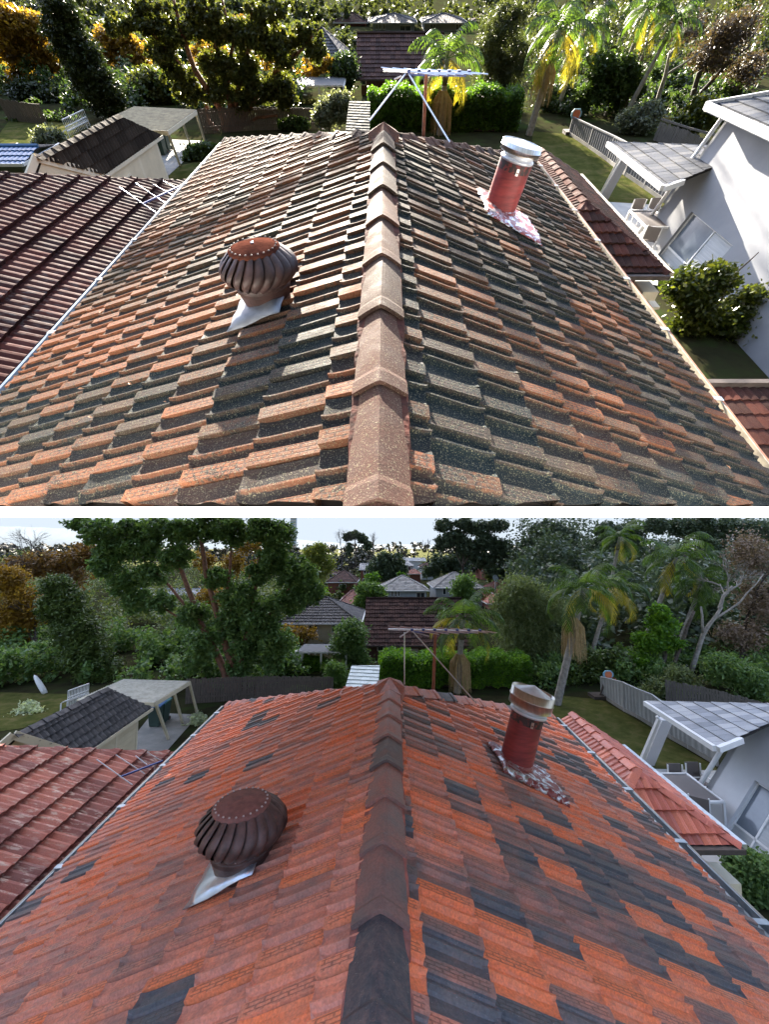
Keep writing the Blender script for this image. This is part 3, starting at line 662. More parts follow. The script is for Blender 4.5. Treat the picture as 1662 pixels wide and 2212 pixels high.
ALU = mat('aluminium_tube', (.7, .72, .75), (.55, .57, .6), rough=.35, metal=.8)
BLUE = mat('blue_plastic', (.05, .09, .3), rough=.5)
POLER = mat('rusty_pole', (.28, .1, .05), (.16, .06, .035), rough=.8, sc=10)
def antenna(Rf, Y, hub, end0, end1, pole_top, pole_bot, struts, label):
    base = F.y(*pole_bot, Y); t = thing('antenna', label, 'antenna', base); P = lambda q, dy=0: F.y(q[0], q[1], Y + dy)
    m = MB(); m.tube([P(pole_bot), P(pole_top)], .022, n=8); m.build('pole', POLER, t)
    h = P(hub); e0, e1 = P(end0), P(end1); m = MB(); m.bar(e0, e1, .022); m.build('boom', ALU, t)
    m = MB(); m.bar(lerp(h, e1, .05) + Vector((0, 0, -.016)), lerp(h, e1, .9) + Vector((0, 0, -.016)), .026, .02); m.build('blue_boom_cover', BLUE, t)
    rnd = random.Random(4)
    for k in range(7):
        f = k / 6; c = lerp(h, e1, .04 + .9 * f) + Vector((0, 0, .012)); w = .46 - .2 * f; d = Vector((1, -.9 + .03 * k, 0)).normalized()
        m = MB(); m.tube([c - d * w, c + d * w], .007, n=5); m.build('element', ALU, t)
        m = MB(); m.box(c - Vector((.02, .02, .015)), c + Vector((.02, .02, .02))); m.build('clamp', BLUE, t)
    for s_, mt in struts:
        m = MB(); m.tube([P(s_[0]), P(s_[1], s_[2])], .0095, n=6); m.build('stay', mt, t)
    return t
F = U
antenna(RU, RU['apex'].y + 1.2, (878, 158), (828, 153), (1022, 160), (921, 160), (915, 300), [(((878, 158), (798, 262), -.8), ALU), (((882, 158), (972, 308), -.9), ALU), (((868, 165), (852, 172), 0), ALU)],
        'silver and blue roof antenna on a rusty pole, above the sunlit grey ridge')
F = L
antenna(RL, RL['apex'].y + 1.2, (884, 1362), (839, 1359), (1047, 1364), (941, 1366), (936, 1500), [(((874, 1366), (874, 1478), 0), ALU), (((889, 1360), (1029, 1518), -.4), ALU), (((884, 1362), (864, 1376), 0), ALU), (((884, 1362), (927, 1374), 0), ALU)],
        'silver and blue roof antenna on a rusty pole, above the cleaned red ridge')
# ---------------------------------------------------------------- ground sheets, sky side hills
def ground_mat(name, cols, sc):
    m, n, p = nodes(name); g = N(n, 'ShaderNodeNewGeometry'); no = N(n, 'ShaderNodeTexNoise', Scale=sc, Detail=8, Roughness=.65); n.links.new(g.outputs['Position'], no.inputs[0])
    n.links.new(ramp(n, [(.3 + .4 * i / (len(cols) - 1), c) for i, c in enumerate(cols)], no.outputs[0]).outputs[0], p.inputs['Base Color']); p.inputs['Roughness'].default_value = .95; p.inputs['Specular IOR Level'].default_value = 0
    b = N(n, 'ShaderNodeBump', Strength=.7, Distance=.05); n.links.new(no.outputs[0], b.inputs['Height']); n.links.new(b.outputs[0], p.inputs['Normal']); return m
SOIL = ground_mat('soil_and_leaf_litter', [(.022, .020, .012), (.034, .034, .017), (.034, .055, .016)], .8)
LAWN = ground_mat('lawn_grass', [(.035, .048, .014), (.065, .07, .022), (.11, .095, .042)], 1.6)
CONC = mat('concrete_slab', (.3, .28, .25), (.2, .19, .17), rough=.9, sc=1.5, bump=.2)
PATIO = mat('patio_paving', (.42, .41, .38), (.33, .32, .3), rough=.85, sc=2)
HILL = mat('haze_tinted_hills', (.028, .042, .058), (.022, .034, .047), rough=1, sc=.01)  # distance haze put into the blue of the hills
def sheet(name, pts, m, dz=0.0, parent=None):
    b = MB(); b.add([Vector(p) + Vector((0, 0, dz)) for p in pts], [tuple(range(len(pts)))])
    o = b.build(name, m, base=(0, 0, 0)); o['kind'] = 'structure'
    if o.data.polygons[0].normal.z < 0: o.data.flip_normals()
    return o
F = U; sheet('ground', [(-14, 7.2, -7), (14, 7.2, -7), (510, 800, -7), (-510, 800, -7)], SOIL)
sheet('lawn', [F.g(*q) for q in ((1150, 285), (1240, 292), (1300, 336), (1395, 405), (1462, 458), (1430, 470), (1235, 452), (1150, 330))], LAWN, .02)
sheet('patio', [F.g(*q) for q in ((1290, 438), (1424, 446), (1420, 620), (1290, 600))], PATIO, .05)
sheet('driveway', [F.g(*q) for q in ((372, 303), (446, 306), (352, 392), (300, 392))], CONC, .02)
sheet('back_lawn', [F.g(*q) for q in ((20, 262), (170, 262), (150, 330), (-40, 345))], LAWN, .02)
sheet('verge', [F.g(*q) for q in ((330, 372), (450, 345), (470, 420), (330, 420))], LAWN, .012)
sheet('far_lawn', [F.g(*q) for q in ((560, 226), (720, 226), (720, 214), (560, 214))], LAWN, .02)
F = L; sheet('ground', [(-3000, -4, -8.5), (3000, -4, -8.5), (3000, 5000, -8.5), (-3000, 5000, -8.5)], SOIL)
sheet('lawn', [F.g(*q) for q in ((1190, 1500), (1300, 1512), (1545, 1656), (1560, 1680), (1300, 1672), (1180, 1560))], LAWN, .02)
sheet('patio', [F.g(*q) for q in ((1370, 1662), (1560, 1667), (1560, 1900), (1370, 1900))], PATIO, .05)
sheet('driveway', [F.g(*q) for q in ((330, 1540), (430, 1544), (345, 1640), (250, 1640))], CONC, .02)
sheet('back_lawn', [F.g(*q) for q in ((-20, 1495), (160, 1500), (130, 1560), (-60, 1590))], LAWN, .02)
sheet('far_lawn', [F.g(*q) for q in ((560, 1457), (720, 1457), (720, 1438), (560, 1438))], LAWN, .02)
rnd = random.Random(3)
def sky_ring():                                # pale overcast down to the horizon, beyond the hills, all the way round
    m, n, p = nodes('overcast_sky'); n.nodes.remove(p); e = N(n, 'ShaderNodeEmission'); e.inputs[0].default_value = (.60, .685, .79, 1); e.inputs[1].default_value = .128; n.links.new(e.outputs[0], n.nodes['Material Output'].inputs[0])
    b = MB(); b.lathe([(6500, -400), (6500, 2800)], o=(0, 0, -8.5), n=96); o = b.build('sky', m, base=(0, 0, 0), recalc=False); o['kind'] = 'structure'
sky_ring()
def hills(Y, x0, x1, pys, seed, thick=400):
    n = 60; r = random.Random(seed); m = MB(); vs = []
    for i in range(n + 1):
        px = x0 + (x1 - x0) * i / n; f = i / n * (len(pys) - 1); k = min(int(f), len(pys) - 2); py = pys[k] + (pys[k + 1] - pys[k]) * (f - k) + r.uniform(-.8, .8)
        top = F.y(px, py, Y); vs += [Vector((top.x, Y - thick * .5, F.G)), top, Vector((top.x, Y + thick, F.G))]
    fs = []
    for i in range(n):
        for j in (0, 1): q = i * 3 + j; fs.append((q, q + 3, q + 4, q + 1))
    m.add(vs, fs); o = m.build('hills', HILL, base=(0, 0, 0), smooth=True); o['kind'] = 'structure'
hills(2600, -200, 900, [1138, 1136, 1140, 1146, 1150, 1160, 1174, 1178], 1); hills(3400, 500, 2000, [1182, 1176, 1175, 1178, 1174, 1170, 1165, 1160], 2)

# ---------------------------------------------------------------- foliage
def leaf_mesh(name, P, nrm_bias, size, seed, asp=.55, stretch_down=0.0):
    """P: n x 3 leaf centres -> diamonds"""
    rg = np.random.default_rng(seed); n = len(P)
    d = rg.normal(size=(n, 3)); d[:, 2] *= .7; d[:, 2] -= stretch_down; d /= np.linalg.norm(d, axis=1)[:, None]
    s = rg.normal(size=(n, 3)) + nrm_bias; w = np.cross(d, s); w /= (np.linalg.norm(w, axis=1)[:, None] + 1e-9)
    sz = size * rg.uniform(.6, 1.25, size=(n, 1))
    V = np.empty((n, 4, 3)); V[:, 0] = P - d * sz * .5; V[:, 1] = P + w * sz * asp * .5; V[:, 2] = P + d * sz * .5; V[:, 3] = P - w * sz * asp * .5
    me = bpy.data.meshes.new(name); me.vertices.add(n * 4); me.vertices.foreach_set('co', V.reshape(-1).astype(np.float32))
    me.loops.add(n * 4); me.loops.foreach_set('vertex_index', np.arange(n * 4, dtype=np.int32)); me.polygons.add(n)
    me.polygons.foreach_set('loop_start', np.arange(0, n * 4, 4, dtype=np.int32)); me.polygons.foreach_set('loop_total', np.full(n, 4, dtype=np.int32)); me.update(calc_edges=True); return me
def blob3(b, Y):
    px, py, rx, ry = b[:4]; dY = b[4] if len(b) > 4 else 0
    c = F.y(px, py, Y + dY); RX = abs(F.y(px + rx, py, Y + dY).x - c.x); RZ = abs(F.y(px, py - ry, Y + dY).z - F.y(px, py + ry, Y + dY).z) / 2
    return c, Vector((RX, (RX + RZ) / 2 * .9, RZ))
def scatter(blobs, n, seed, clump=.27, percl=34, shell=.38):
    rg = np.random.default_rng(seed); vol = np.array([b[1].x * b[1].z for b in blobs]); vol = vol / vol.sum(); out = []
    for (c, r_), f in zip(blobs, vol):
        k = max(3, int(n * f / percl)); d = rg.normal(size=(k, 3)); d /= np.linalg.norm(d, axis=1)[:, None]; rad = 1 - np.abs(rg.normal(size=(k, 1))) * shell
        cc = np.array(c) + d * np.clip(rad, .1, 1.08) * np.array(r_); m = np.repeat(cc, percl, 0); s = clump * min(r_) * rg.uniform(.6, 1.3, size=(k, 1)); s = np.repeat(s, percl, 0)
        out.append(m + rg.normal(size=m.shape) * s * np.array([1, 1, .75]))
    return np.concatenate(out)
def pxm(p): return F.proj(p)[2] / FPX
def limbs(t, Y, paths, bark, base_r=None, name='trunk', seed=0):
    """paths: list of (polyline px, r0 px, r1 px); one mesh"""
    m = MB(); r = random.Random(seed)
    for pts, r0, r1 in paths:
        P = [F.y(p[0], p[1], Y + (p[2] if len(p) > 2 else 0)) for p in pts]; Q = [P[0]]
        for i in range(len(P) - 1):
            for j in (1, 2, 3): Q.append(lerp(P[i], P[i + 1], j / 3) + Vector((r.uniform(-1, 1), r.uniform(-1, 1), 0)) * (P[i + 1] - P[i]).length * (.03 if j < 3 else 0))
        k = [pxm(q) for q in Q]; m.tube(Q, [k[i] * (r0 + (r1 - r0) * i / (len(Q) - 1)) for i in range(len(Q))], n=8)
    return m.build(name, bark, t, smooth=True, recalc=False)
LV = {}
def leafv(lm):                                 # leaf colours brightened against the dull light and darkened against the sun
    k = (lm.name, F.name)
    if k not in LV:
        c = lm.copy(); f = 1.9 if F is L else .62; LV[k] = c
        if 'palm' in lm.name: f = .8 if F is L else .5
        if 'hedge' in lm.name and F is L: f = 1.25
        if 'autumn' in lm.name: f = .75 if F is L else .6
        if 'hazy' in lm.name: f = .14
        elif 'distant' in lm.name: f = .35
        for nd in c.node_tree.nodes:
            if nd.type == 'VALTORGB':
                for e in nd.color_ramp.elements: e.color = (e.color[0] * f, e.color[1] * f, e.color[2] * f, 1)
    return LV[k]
def crown(t, Y, blobs, lm, n, leafpx, seed, name='crown', **kw):
    B = [blob3(b, Y) for b in blobs]; P = scatter(B, n, seed, **{k: v for k, v in kw.items() if k in ('clump', 'percl', 'shell')})
    c0 = B[0][0]; size = 1.35 * leafpx * pxm(c0); base = np.array(BASE[root(t).name])
    me = leaf_mesh(name, P - base, np.array([0, -.3, 1.0]) * kw.get('bias', .8), size, seed + 1, kw.get('asp', .55), kw.get('down', 0)); me.materials.append(leafv(lm))
    o = bpy.data.objects.new(name, me); COL.objects.link(o); o.parent = t; return o
def tree(kind, label, base_px, Y, blobs, lm, n, leafpx, paths=(), bark=None, cat='tree', seed=0, group=None, **kw):
    b = F.y(base_px, 1200, Y); b = Vector((F.y(base_px, CY if F is L else 200, Y).x, Y, F.G)); t = thing(kind, label, cat, b, group)
    if blobs: crown(t, Y, blobs, lm, n, leafpx, seed, **kw)
    if paths: limbs(t, Y, paths, bark or BARK, seed=seed)
    return t
def twigs(t, Y, root_px, top_px, spread, depth, r0, bark, seed, name='branches'):
    """bare branching, grown in space"""
    r = random.Random(seed); a = F.y(root_px[0], root_px[1], Y); b = F.y(top_px[0], top_px[1], Y); m = MB(); k = pxm(a)
    def grow(p, d, ln, rad, lv):
        q = p + d * ln; mid = lerp(p, q, .5) + Vector((r.gauss(0, 1), r.gauss(0, 1), r.gauss(0, 1))) * ln * .06
        m.tube([p, mid, q], [rad, rad * .8, rad * .6], n=5 if lv > 1 else 3, cap=False)
        if lv == 0: return
        for _ in range(3 if lv > 1 else 4):
            nd = (d + Vector((r.gauss(0, spread), r.gauss(0, spread), r.gauss(0, spread * .8)))).normalized(); grow(lerp(p, q, r.uniform(.55, 1)), nd, ln * r.uniform(.55, .8), rad * .55, lv - 1)
    d = (b - a); grow(a, d.normalized(), d.length * .42, r0 * k, depth)
    return m.build(name, bark, t, smooth=True, recalc=False)
BARK = mat('grey_brown_bark', (.15, .12, .095), (.07, .055, .045), rough=.9, sc=9, bump=.5)
BARKR = mat('red_brown_bark', (.26, .12, .07), (.12, .06, .04), rough=.85, sc=7, bump=.5)
BARKP = mat('pale_grey_bark', (.34, .31, .27), (.2, .18, .16), rough=.85, sc=6, bump=.3)
BARKD = mat('dark_twigs', (.09, .07, .06), (.05, .04, .035), rough=.9, sc=5)
G_DARK = leafmat('dark_conifer_leaf', [(.017, .029, .008), (.036, .056, .012), (.065, .095, .018)], .15)
G_BIG = leafmat('broad_green_leaf', [(0.026, 0.051, 0.017), (0.058, 0.102, 0.032), (0.109, 0.152, 0.043)], .35)
G_BIGY = leafmat('olive_green_leaf', [(0.043, 0.058, 0.017), (0.102, 0.123, 0.029), (0.203, 0.189, 0.043)], .4)
G_YEL = leafmat('yellow_autumn_leaf', [(.16, .09, .02), (.32, .19, .03), (.5, .32, .05)], .45)
G_RUSTY = leafmat('rusty_autumn_leaf', [(0.102, 0.065, 0.029), (0.217, 0.123, 0.043), (0.406, 0.217, 0.043)], .35)
G_HEDGE = leafmat('bright_hedge_leaf', [(0.036, 0.087, 0.014), (0.087, 0.189, 0.022), (0.203, 0.348, 0.029)], .45)
G_WILL = leafmat('grey_green_fine_leaf', [(0.043, 0.058, 0.029), (0.087, 0.109, 0.046), (0.145, 0.167, 0.072)], .35)
G_SILV = leafmat('silver_green_leaf', [(0.102, 0.123, 0.080), (0.217, 0.246, 0.174), (0.377, 0.406, 0.290)], .3)
G_MID = leafmat('mid_green_leaf', [(0.029, 0.058, 0.017), (0.065, 0.116, 0.029), (0.131, 0.189, 0.043)], .4)
G_GLOSS = leafmat('glossy_lemon_leaf', [(0.029, 0.051, 0.012), (0.087, 0.116, 0.020), (0.232, 0.246, 0.043)], .35, rough=.28)
G_FAR = leafmat('distant_leaf', [(0.029, 0.043, 0.026), (0.055, 0.072, 0.041), (0.087, 0.102, 0.058)], .2, patch=.12)
G_MIDF = leafmat('mixed_garden_leaf', [(.03, .042, .018), (.065, .085, .03), (.13, .14, .045)], .35, patch=.25)
G_FARB = leafmat('far_hazy_leaf', [(0.065, 0.087, 0.087), (0.087, 0.109, 0.109), (0.123, 0.138, 0.131)], .1, patch=.05)  # grey blue of distance haze put into the leaf colour
G_EUC = leafmat('eucalypt_leaf', [(0.022, 0.035, 0.022), (0.043, 0.061, 0.035), (0.072, 0.094, 0.051)], .2)
G_BROWN = leafmat('brown_twig_mass', [(0.072, 0.051, 0.036), (0.123, 0.087, 0.065), (0.174, 0.131, 0.094)], .2)
G_PALM = leafmat('palm_green', [(0.043, 0.087, 0.022), (0.087, 0.160, 0.029), (0.174, 0.261, 0.051)], .5, patch=.8)
G_PALMY = leafmat('palm_yellow', [(0.174, 0.203, 0.029), (0.435, 0.362, 0.043), (0.600, 0.435, 0.072)], .5, patch=.8)
G_STRAW = mat('straw_flower_strands', (.5, .36, .17), (.3, .2, .09), rough=.8, sc=6)
def fronds(t, c, Lf, n, seed, old=.3, elev=(75, -35), droop=1.5):
    r = random.Random(seed)
    for i in range(n):
        az = 2.4 * i + r.uniform(-.25, .25); f = i / max(1, n - 1); e = R(elev[0] + (elev[1] - elev[0]) * f); dr = droop * r.uniform(.8, 1.2); ln = Lf * r.uniform(.85, 1.1)
        m = MB(); p = Vector(c); K = 22; fs = []; vs = []; pts = [p.copy()]
        for k in range(K):
            s = k / K; ee = e - dr * s * s * 1.1 - dr * .3 * s; h = Vector((math.cos(az), math.sin(az), 0)); d = h * math.cos(ee) + Vector((0, 0, math.sin(ee))); p = p + d * (ln / K); pts.append(p.copy())
            if s < .1: continue
            side = Vector((-math.sin(az), math.cos(az), 0)); ll = ln * .34 * math.sin(math.pi * min(1, s * .8 + .16)) ** .7
            for sg in (-1, 1):
                q = (side * sg * .75 + d * .55 + Vector((0, 0, -.35 - .25 * r.random()))).normalized(); w = d * (ln * .016)
                tip = p + q * ll * r.uniform(.85, 1.1) + Vector((0, 0, -ll * .28)); md = p + q * ll * .55; j = len(vs)
                vs += [p - w, p + w, md + w * .9, md - w * .9, tip]; fs += [(j, j + 1, j + 2, j + 3), (j + 3, j + 2, j + 4)]
        m.add(vs, fs); m.tube(pts[::3], [ln * .008 * (1 - .8 * q / (len(pts[::3]))) for q in range(len(pts[::3]))], n=4, cap=False)
        m.build('frond', leafv(G_PALMY if (f > 1 - old and r.random() < .75) else G_PALM), t, recalc=False)
def palm(label, base_px, crown_px, Lpx, rpx, seed, n=14, flower=None, Y=None, old=.3, elev=(75, -35), droop=1.5, shaft=True):
    b = F.g(*base_px) if Y is None else None
    if Y is None: Y = b.y
    bb = F.y(base_px[0], base_px[1], Y); b = Vector((bb.x, Y, min(bb.z, F.G)) if Y is None else (bb.x, Y, F.G))
    c = F.y(*crown_px, Y); t = thing('palm_tree', label, 'palm tree', b); k = pxm(c); Lpx *= .86
    m = MB(); K = 28; pts = []; rs = []
    for i in range(K + 1):
        f = i / K; pts.append(lerp(bb if abs(bb.z - F.G) < .5 else b, c, f)); rs.append(rpx * k * (1.15 - .45 * f) * (1.0 + .05 * (i % 2)))
    m.tube(pts, rs, n=10); m.build('trunk', BARKP, t, smooth=False, recalc=False)
    m = MB(); d = (c - pts[0]).normalized(); m.tube([c - d * Lpx * k * .42, c - d * Lpx * k * .3, c], [rpx * k * .9, rpx * k * 1.05, rpx * k * .45], n=10); m.build('crown_shaft', G_SHAFT, t, smooth=True)
    fronds(t, c, Lpx * k, n, seed, old, elev, droop)
    if flower:
        r = random.Random(seed + 5); fy, fw, fh = flower; m = MB(); fc = lerp(c, pts[0], (fy[1] - crown_px[1]) / (base_px[1] - crown_px[1])) if base_px[1] != crown_px[1] else c
        fc = F.y(fy[0], fy[1], Y)
        for i in range(150):
            az = r.uniform(0, 6.283); w = fw * k * math.sqrt(r.random()) ; x = fc + Vector((math.cos(az) * w * .35, math.sin(az) * w * .35, fh * k * .1))
            a1 = x + Vector((math.cos(az) * w * .6, math.sin(az) * w * .6, -fh * k * .25)); a2 = a1 + Vector((math.cos(az) * w * .12 + r.uniform(-.03, .03), math.sin(az) * w * .12, -fh * k * r.uniform(.5, .9)))
            m.tube([x, a1, a2], [.018, .014, .006], n=3, cap=False)
        m.build('flower_spray', G_STRAW, t, recalc=False)
    return t
G_SHAFT = mat('crownshaft_brown_green', (.16, .13, .07), (.08, .07, .04), rough=.6, sc=4)

# ---------------------------------------------------------------- buildings
def paint(n, c, r=.7, s=2): return mat(n, c, tuple(x * .86 for x in c), rough=r, sc=s)
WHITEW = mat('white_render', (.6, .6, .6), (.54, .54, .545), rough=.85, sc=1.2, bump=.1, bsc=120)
WHITEU = mat('exposure_dimmed_white_render', (.27, .28, .3), (.23, .24, .26), rough=.9, sc=1.2)  # white render made darker in colour to balance sun and exposure
WHITET = paint('white_trim', (.75, .75, .74), .5)
CREAM = paint('cream_weatherboard', (.62, .53, .36)); CREAMT = paint('cream_trim', (.66, .58, .42))
GLASSB = mat('pale_curtained_glass', (.16, .19, .22), (.1, .12, .15), rough=.15, sc=1, spec=.7)
GLASS = mat('dark_window_glass', (.035, .045, .055), (.02, .025, .03), rough=.08, spec=.8)
BLIND = mat('pale_blind', (.5, .52, .53), (.4, .42, .43), rough=.5, sc=1, stretch=(1, 1, 40))
BRICKD = mat('brown_brick', (.13, .065, .05), (.085, .045, .035), rough=.9, sc=6)
BRICKR = mat('red_brick', (.3, .11, .075), (.2, .075, .055), rough=.9, sc=6)
BLUEW = paint('blue_grey_wall', (.42, .47, .53)); GREENW = paint('dark_green_wall', (.09, .12, .1)); GREYW = paint('light_grey_wall', (.4, .4, .39))  # the green wall is a plain dark green paint
K_R = dict(w=.34, e=.36, m=rolled(.34, .36)); K_B = dict(w=.5, e=.55, m=rolled(.5, .55, t=.05, h=.035)); K_F = dict(w=.34, e=.34, m=rolled(.34, .34, flat=True, t=.03))
def window(t, Y, x0, y0, x1, y1, off=-.03, mull=1, fm=None, pm=None, trans=0):
    a, b, c, d = (F.y(x0, y1, Y + off), F.y(x1, y1, Y + off), F.y(x1, y0, Y + off), F.y(x0, y0, Y + off)); k = pxm(a)
    m = MB(); w = max(.04, 1.3 * k)
    for p, q in ((a, b), (b, c), (c, d), (d, a)): m.bar(p, q, w, w, up=(0, 1, 0))
    for i in range(mull): f = (i + 1) / (mull + 1); m.bar(lerp(a, b, f), lerp(d, c, f), w * .7, w * .7, up=(0, 1, 0))
    o = m.build('window', fm or WHITET, t)
    m = MB(); m.quad(a, b, c, d); m.build('pane', pm or GLASS, o, recalc=False); return o
def block_house(label, Y, x0, x1, pe, pr, pb, depth, wall, tm, kind='hip', wins=(), over=.4, tk=None, cat='house', name='house', hipf=1.0, lim=0, tone=lambda i, k, r: r.random(), capm=None, wm=None):
    A = F.y(x0, pe, Y); B_ = F.y(x1, pe, Y); ze = (A.z + B_.z) / 2; zb = min(F.G, F.y((x0 + x1) / 2, pb, Y).z); xa, xb = A.x, B_.x
    rz = F.y((x0 + x1) / 2, pr, Y + depth / 2).z; t = thing(name, label, cat, ((xa + xb) / 2, Y, F.G))
    m = MB(); m.slab([(xa + over, Y, zb), (xb - over, Y, zb), (xb - over, Y + depth, zb), (xa + over, Y + depth, zb)], (0, 0, ze - zb)); m.build('wall', wall, t)
    y0, y1 = Y - over, Y + depth + over; hd = (y1 - y0) / 2 * hipf if kind == 'hip' else 0; hd = min(hd, (xb - xa) * .48)
    R0 = Vector((xa + hd, (y0 + y1) / 2, rz)); R1 = Vector((xb - hd, (y0 + y1) / 2, rz)); c = [Vector((xa, y0, ze)), Vector((xb, y0, ze)), Vector((xb, y1, ze)), Vector((xa, y1, ze))]
    T = Tiles(t, tm, lim=lim, minpx=12); tk = tk or K_R
    T.slope([c[0], c[1], R1, R0], tk, tone, deck=True)
    if kind == 'hip':
        T.slope([c[3], c[0], R0], tk, tone, seed=2, deck=True); T.slope([c[1], c[2], R1], tk, tone, seed=3, deck=True)
    else:
        g = MB(); g.slab([(xa + over, Y, ze), (xa + over, Y + depth, ze), (xa + over, Y + depth / 2, rz - .1)], (.08, 0, 0)); g.slab([(xb - over, Y, ze), (xb - over, Y + depth, ze), (xb - over, Y + depth / 2, rz - .1)], (-.08, 0, 0)); g.build('gable', wall, t)
    T.finish(); m = MB(); m.slab([c[2], c[3], R0, R1], (0, 0, -.06)); m.build('rear_slope', DECK, t)
    m = MB(); m.tube([R0 + Vector((0, 0, .05)), R1 + Vector((0, 0, .05))], .1, n=6)
    if kind == 'hip':
        for p, q in ((c[0], R0), (c[1], R1), (c[3], R0), (c[2], R1)): m.tube([p + Vector((0, 0, .04)), q + Vector((0, 0, .04))], .09, n=6)
    m.build('ridge', capm or tm, t)
    m = MB(); m.bar(c[0], c[1], .1, .12); m.bar(c[1], c[2], .1, .12); m.bar(c[3], c[0], .1, .12); m.build('gutter', WHITET if wm is None else wm, t)
    for w in wins: window(t, Y, *w[:4], mull=w[4] if len(w) > 4 else 1)
    return t
def garage(label, rn, rf, en, ef, ze, zr, tm, lab2=''):
    RN, RF = F.g(*rn, zr), F.g(*rf, zr); EN, EF = F.g(*en, ze), F.g(*ef, ze)
    d = (RF - RN); d.z = 0; L_ = d.length; d.normalize(); s = EF - RF; s.z = 0; w = s.length; s.normalize(); EN = RN + s * w; EN.z = F.G + ze
    t = thing('garage', label, 'garage', (RN.x, RN.y, F.G)); T = Tiles(t, tm, lim=300, minpx=9)
    kd = dict(w=.42, e=(EN - RN).length / 9, m=None); kd['m'] = rolled(.42, kd['e'], t=.05, h=.03)
    T.slope([RN, RF, EF, EN], kd, lambda i, k, r: r.random(), seed=9); WN = RN - s * w; WN.z = EN.z; WF = RF - s * w; WF.z = EN.z; T.finish()
    m = MB(); m.slab([RN, RF, WF, WN], (0, 0, -.05)); m.build('rear_slope', tm, t)
    caps(t, RN + Vector((0, 0, .05)), RF + Vector((0, 0, .05)), .45, .14, .09, tm, lambda i, r: r.uniform(.3, 1), name='ridge_tile')
    i = .35; a, b = EN - s * i + d * i, EF - s * i - d * i; a2, b2 = WN + s * i + d * i, WF + s * i - d * i; z0 = F.G
    m = MB(); m.slab([Vector((p.x, p.y, z0)) for p in (a, b, b2, a2)], (0, 0, ze)); m.build('wall', CREAM, t)
    h = .19; k = 0
    while h < ze - .02:                                   # weatherboards, each proud of the one below
        m = MB(); q0 = Vector((a.x, a.y, z0 + h)); q1 = Vector((b.x, b.y, z0 + h)); m.slab([q0 + s * .004, q1 + s * .004, q1 + s * .022 - Vector((0, 0, .16)), q0 + s * .022 - Vector((0, 0, .16))], s * .012)
        m.build('weatherboard', CREAM, t); h += .19
    m = MB(); m.slab([a + Vector((0, 0, 0)), a2 + Vector((0, 0, 0)), lerp(a, a2, .5) + Vector((0, 0, zr - ze - .05))], d * -.05); m.build('gable', CREAM, t)
    m = MB()
    for p in (EN, WN): m.bar(p - d * .02, RN - d * .02 + Vector((0, 0, .02)), .06, .2)
    m.build('barge_board', CREAMT, t); m = MB(); m.bar(EN + Vector((0, 0, -.04)), EF + Vector((0, 0, -.04)), .12, .1); m.build('gutter', CREAMT, t)
    L2 = (b - a).length
    for f0, f1, nm in ((.02, .07, 'corner_board'), (.57, .6, 'corner_board'), (.97, 1.0, 'corner_board')):
        p = lerp(a, b, f0); q = lerp(a, b, f1); m = MB(); m.slab([Vector((p.x, p.y, z0)) + s * .03, Vector((q.x, q.y, z0)) + s * .03, Vector((q.x, q.y, z0 + ze)) + s * .03, Vector((p.x, p.y, z0 + ze)) + s * .03], s * .03); m.build(nm, CREAMT, t)
    for f0, f1, h0, h1 in ((.08, .2, 1.0, 2.1), (.24, .36, 1.0, 2.1)):
        p, q = lerp(a, b, f0), lerp(a, b, f1); g = [Vector((p.x, p.y, z0 + h0)), Vector((q.x, q.y, z0 + h0)), Vector((q.x, q.y, z0 + h1)), Vector((p.x, p.y, z0 + h1))]; g = [v + s * .05 for v in g]
        m = MB()
        for j in range(4): m.bar(g[j], g[(j + 1) % 4], .07, .07, up=s)
        o = m.build('window', CREAMT, t); m = MB(); m.quad(*g); m.build('pane', GLASS, o, recalc=False)
    return t
CARP = mat('lichened_fibre_sheet', (.5, .47, .38), (.34, .32, .26), rough=.9, sc=5, bump=.2)
CARPU = mat('sun_toned_fibre_sheet', (.42, .34, .2), (.25, .2, .12), rough=.9, sc=5, bump=.2)  # same carport sheet with a warm sun tone put into its colour
def carport(label, corners, h, posts, m_):
    P = [F.g(*q, h) for q in corners]; t = thing('carport', label, 'carport', (P[0].x, P[0].y, F.G)); m = MB()
    # corrugated sheet: rows of narrow strips
    K = 40; vs = []; fs = []
    for i in range(K + 1):
        f = i / K; a = lerp(P[0], P[3], f); b = lerp(P[1], P[2], f); z = .03 * (i % 2); vs += [a + Vector((0, 0, z)), b + Vector((0, 0, z))]
    fs = [(2 * i, 2 * i + 2, 2 * i + 3, 2 * i + 1) for i in range(K)]; m.add(vs, fs); m.build('roof_sheet', m_, t)
    m = MB(); n = len(P)
    for i in range(n): m.bar(P[i] + Vector((0, 0, -.08)), P[(i + 1) % n] + Vector((0, 0, -.08)), .05, .16)
    m.build('fascia', CREAMT, t)
    for q, k in posts:
        b = F.g(*q); m = MB(); m.bar(b, F.g(*k, h - .06), .09, .09, up=(0, 1, 0)); m.build('post', CREAMT, t)
    return t
FENC = mat('grey_steel_fence', (.36, .36, .35), (.3, .3, .29), rough=.6, sc=2); FENT = mat('weathered_paling', (.15, .12, .10), (.08, .065, .055), rough=.95, sc=6, stretch=(8, 8, .7)); FENR = mat('grey_timber_paling', (.2, .18, .16), (.11, .10, .09), rough=.95, sc=6, stretch=(8, 8, .7))
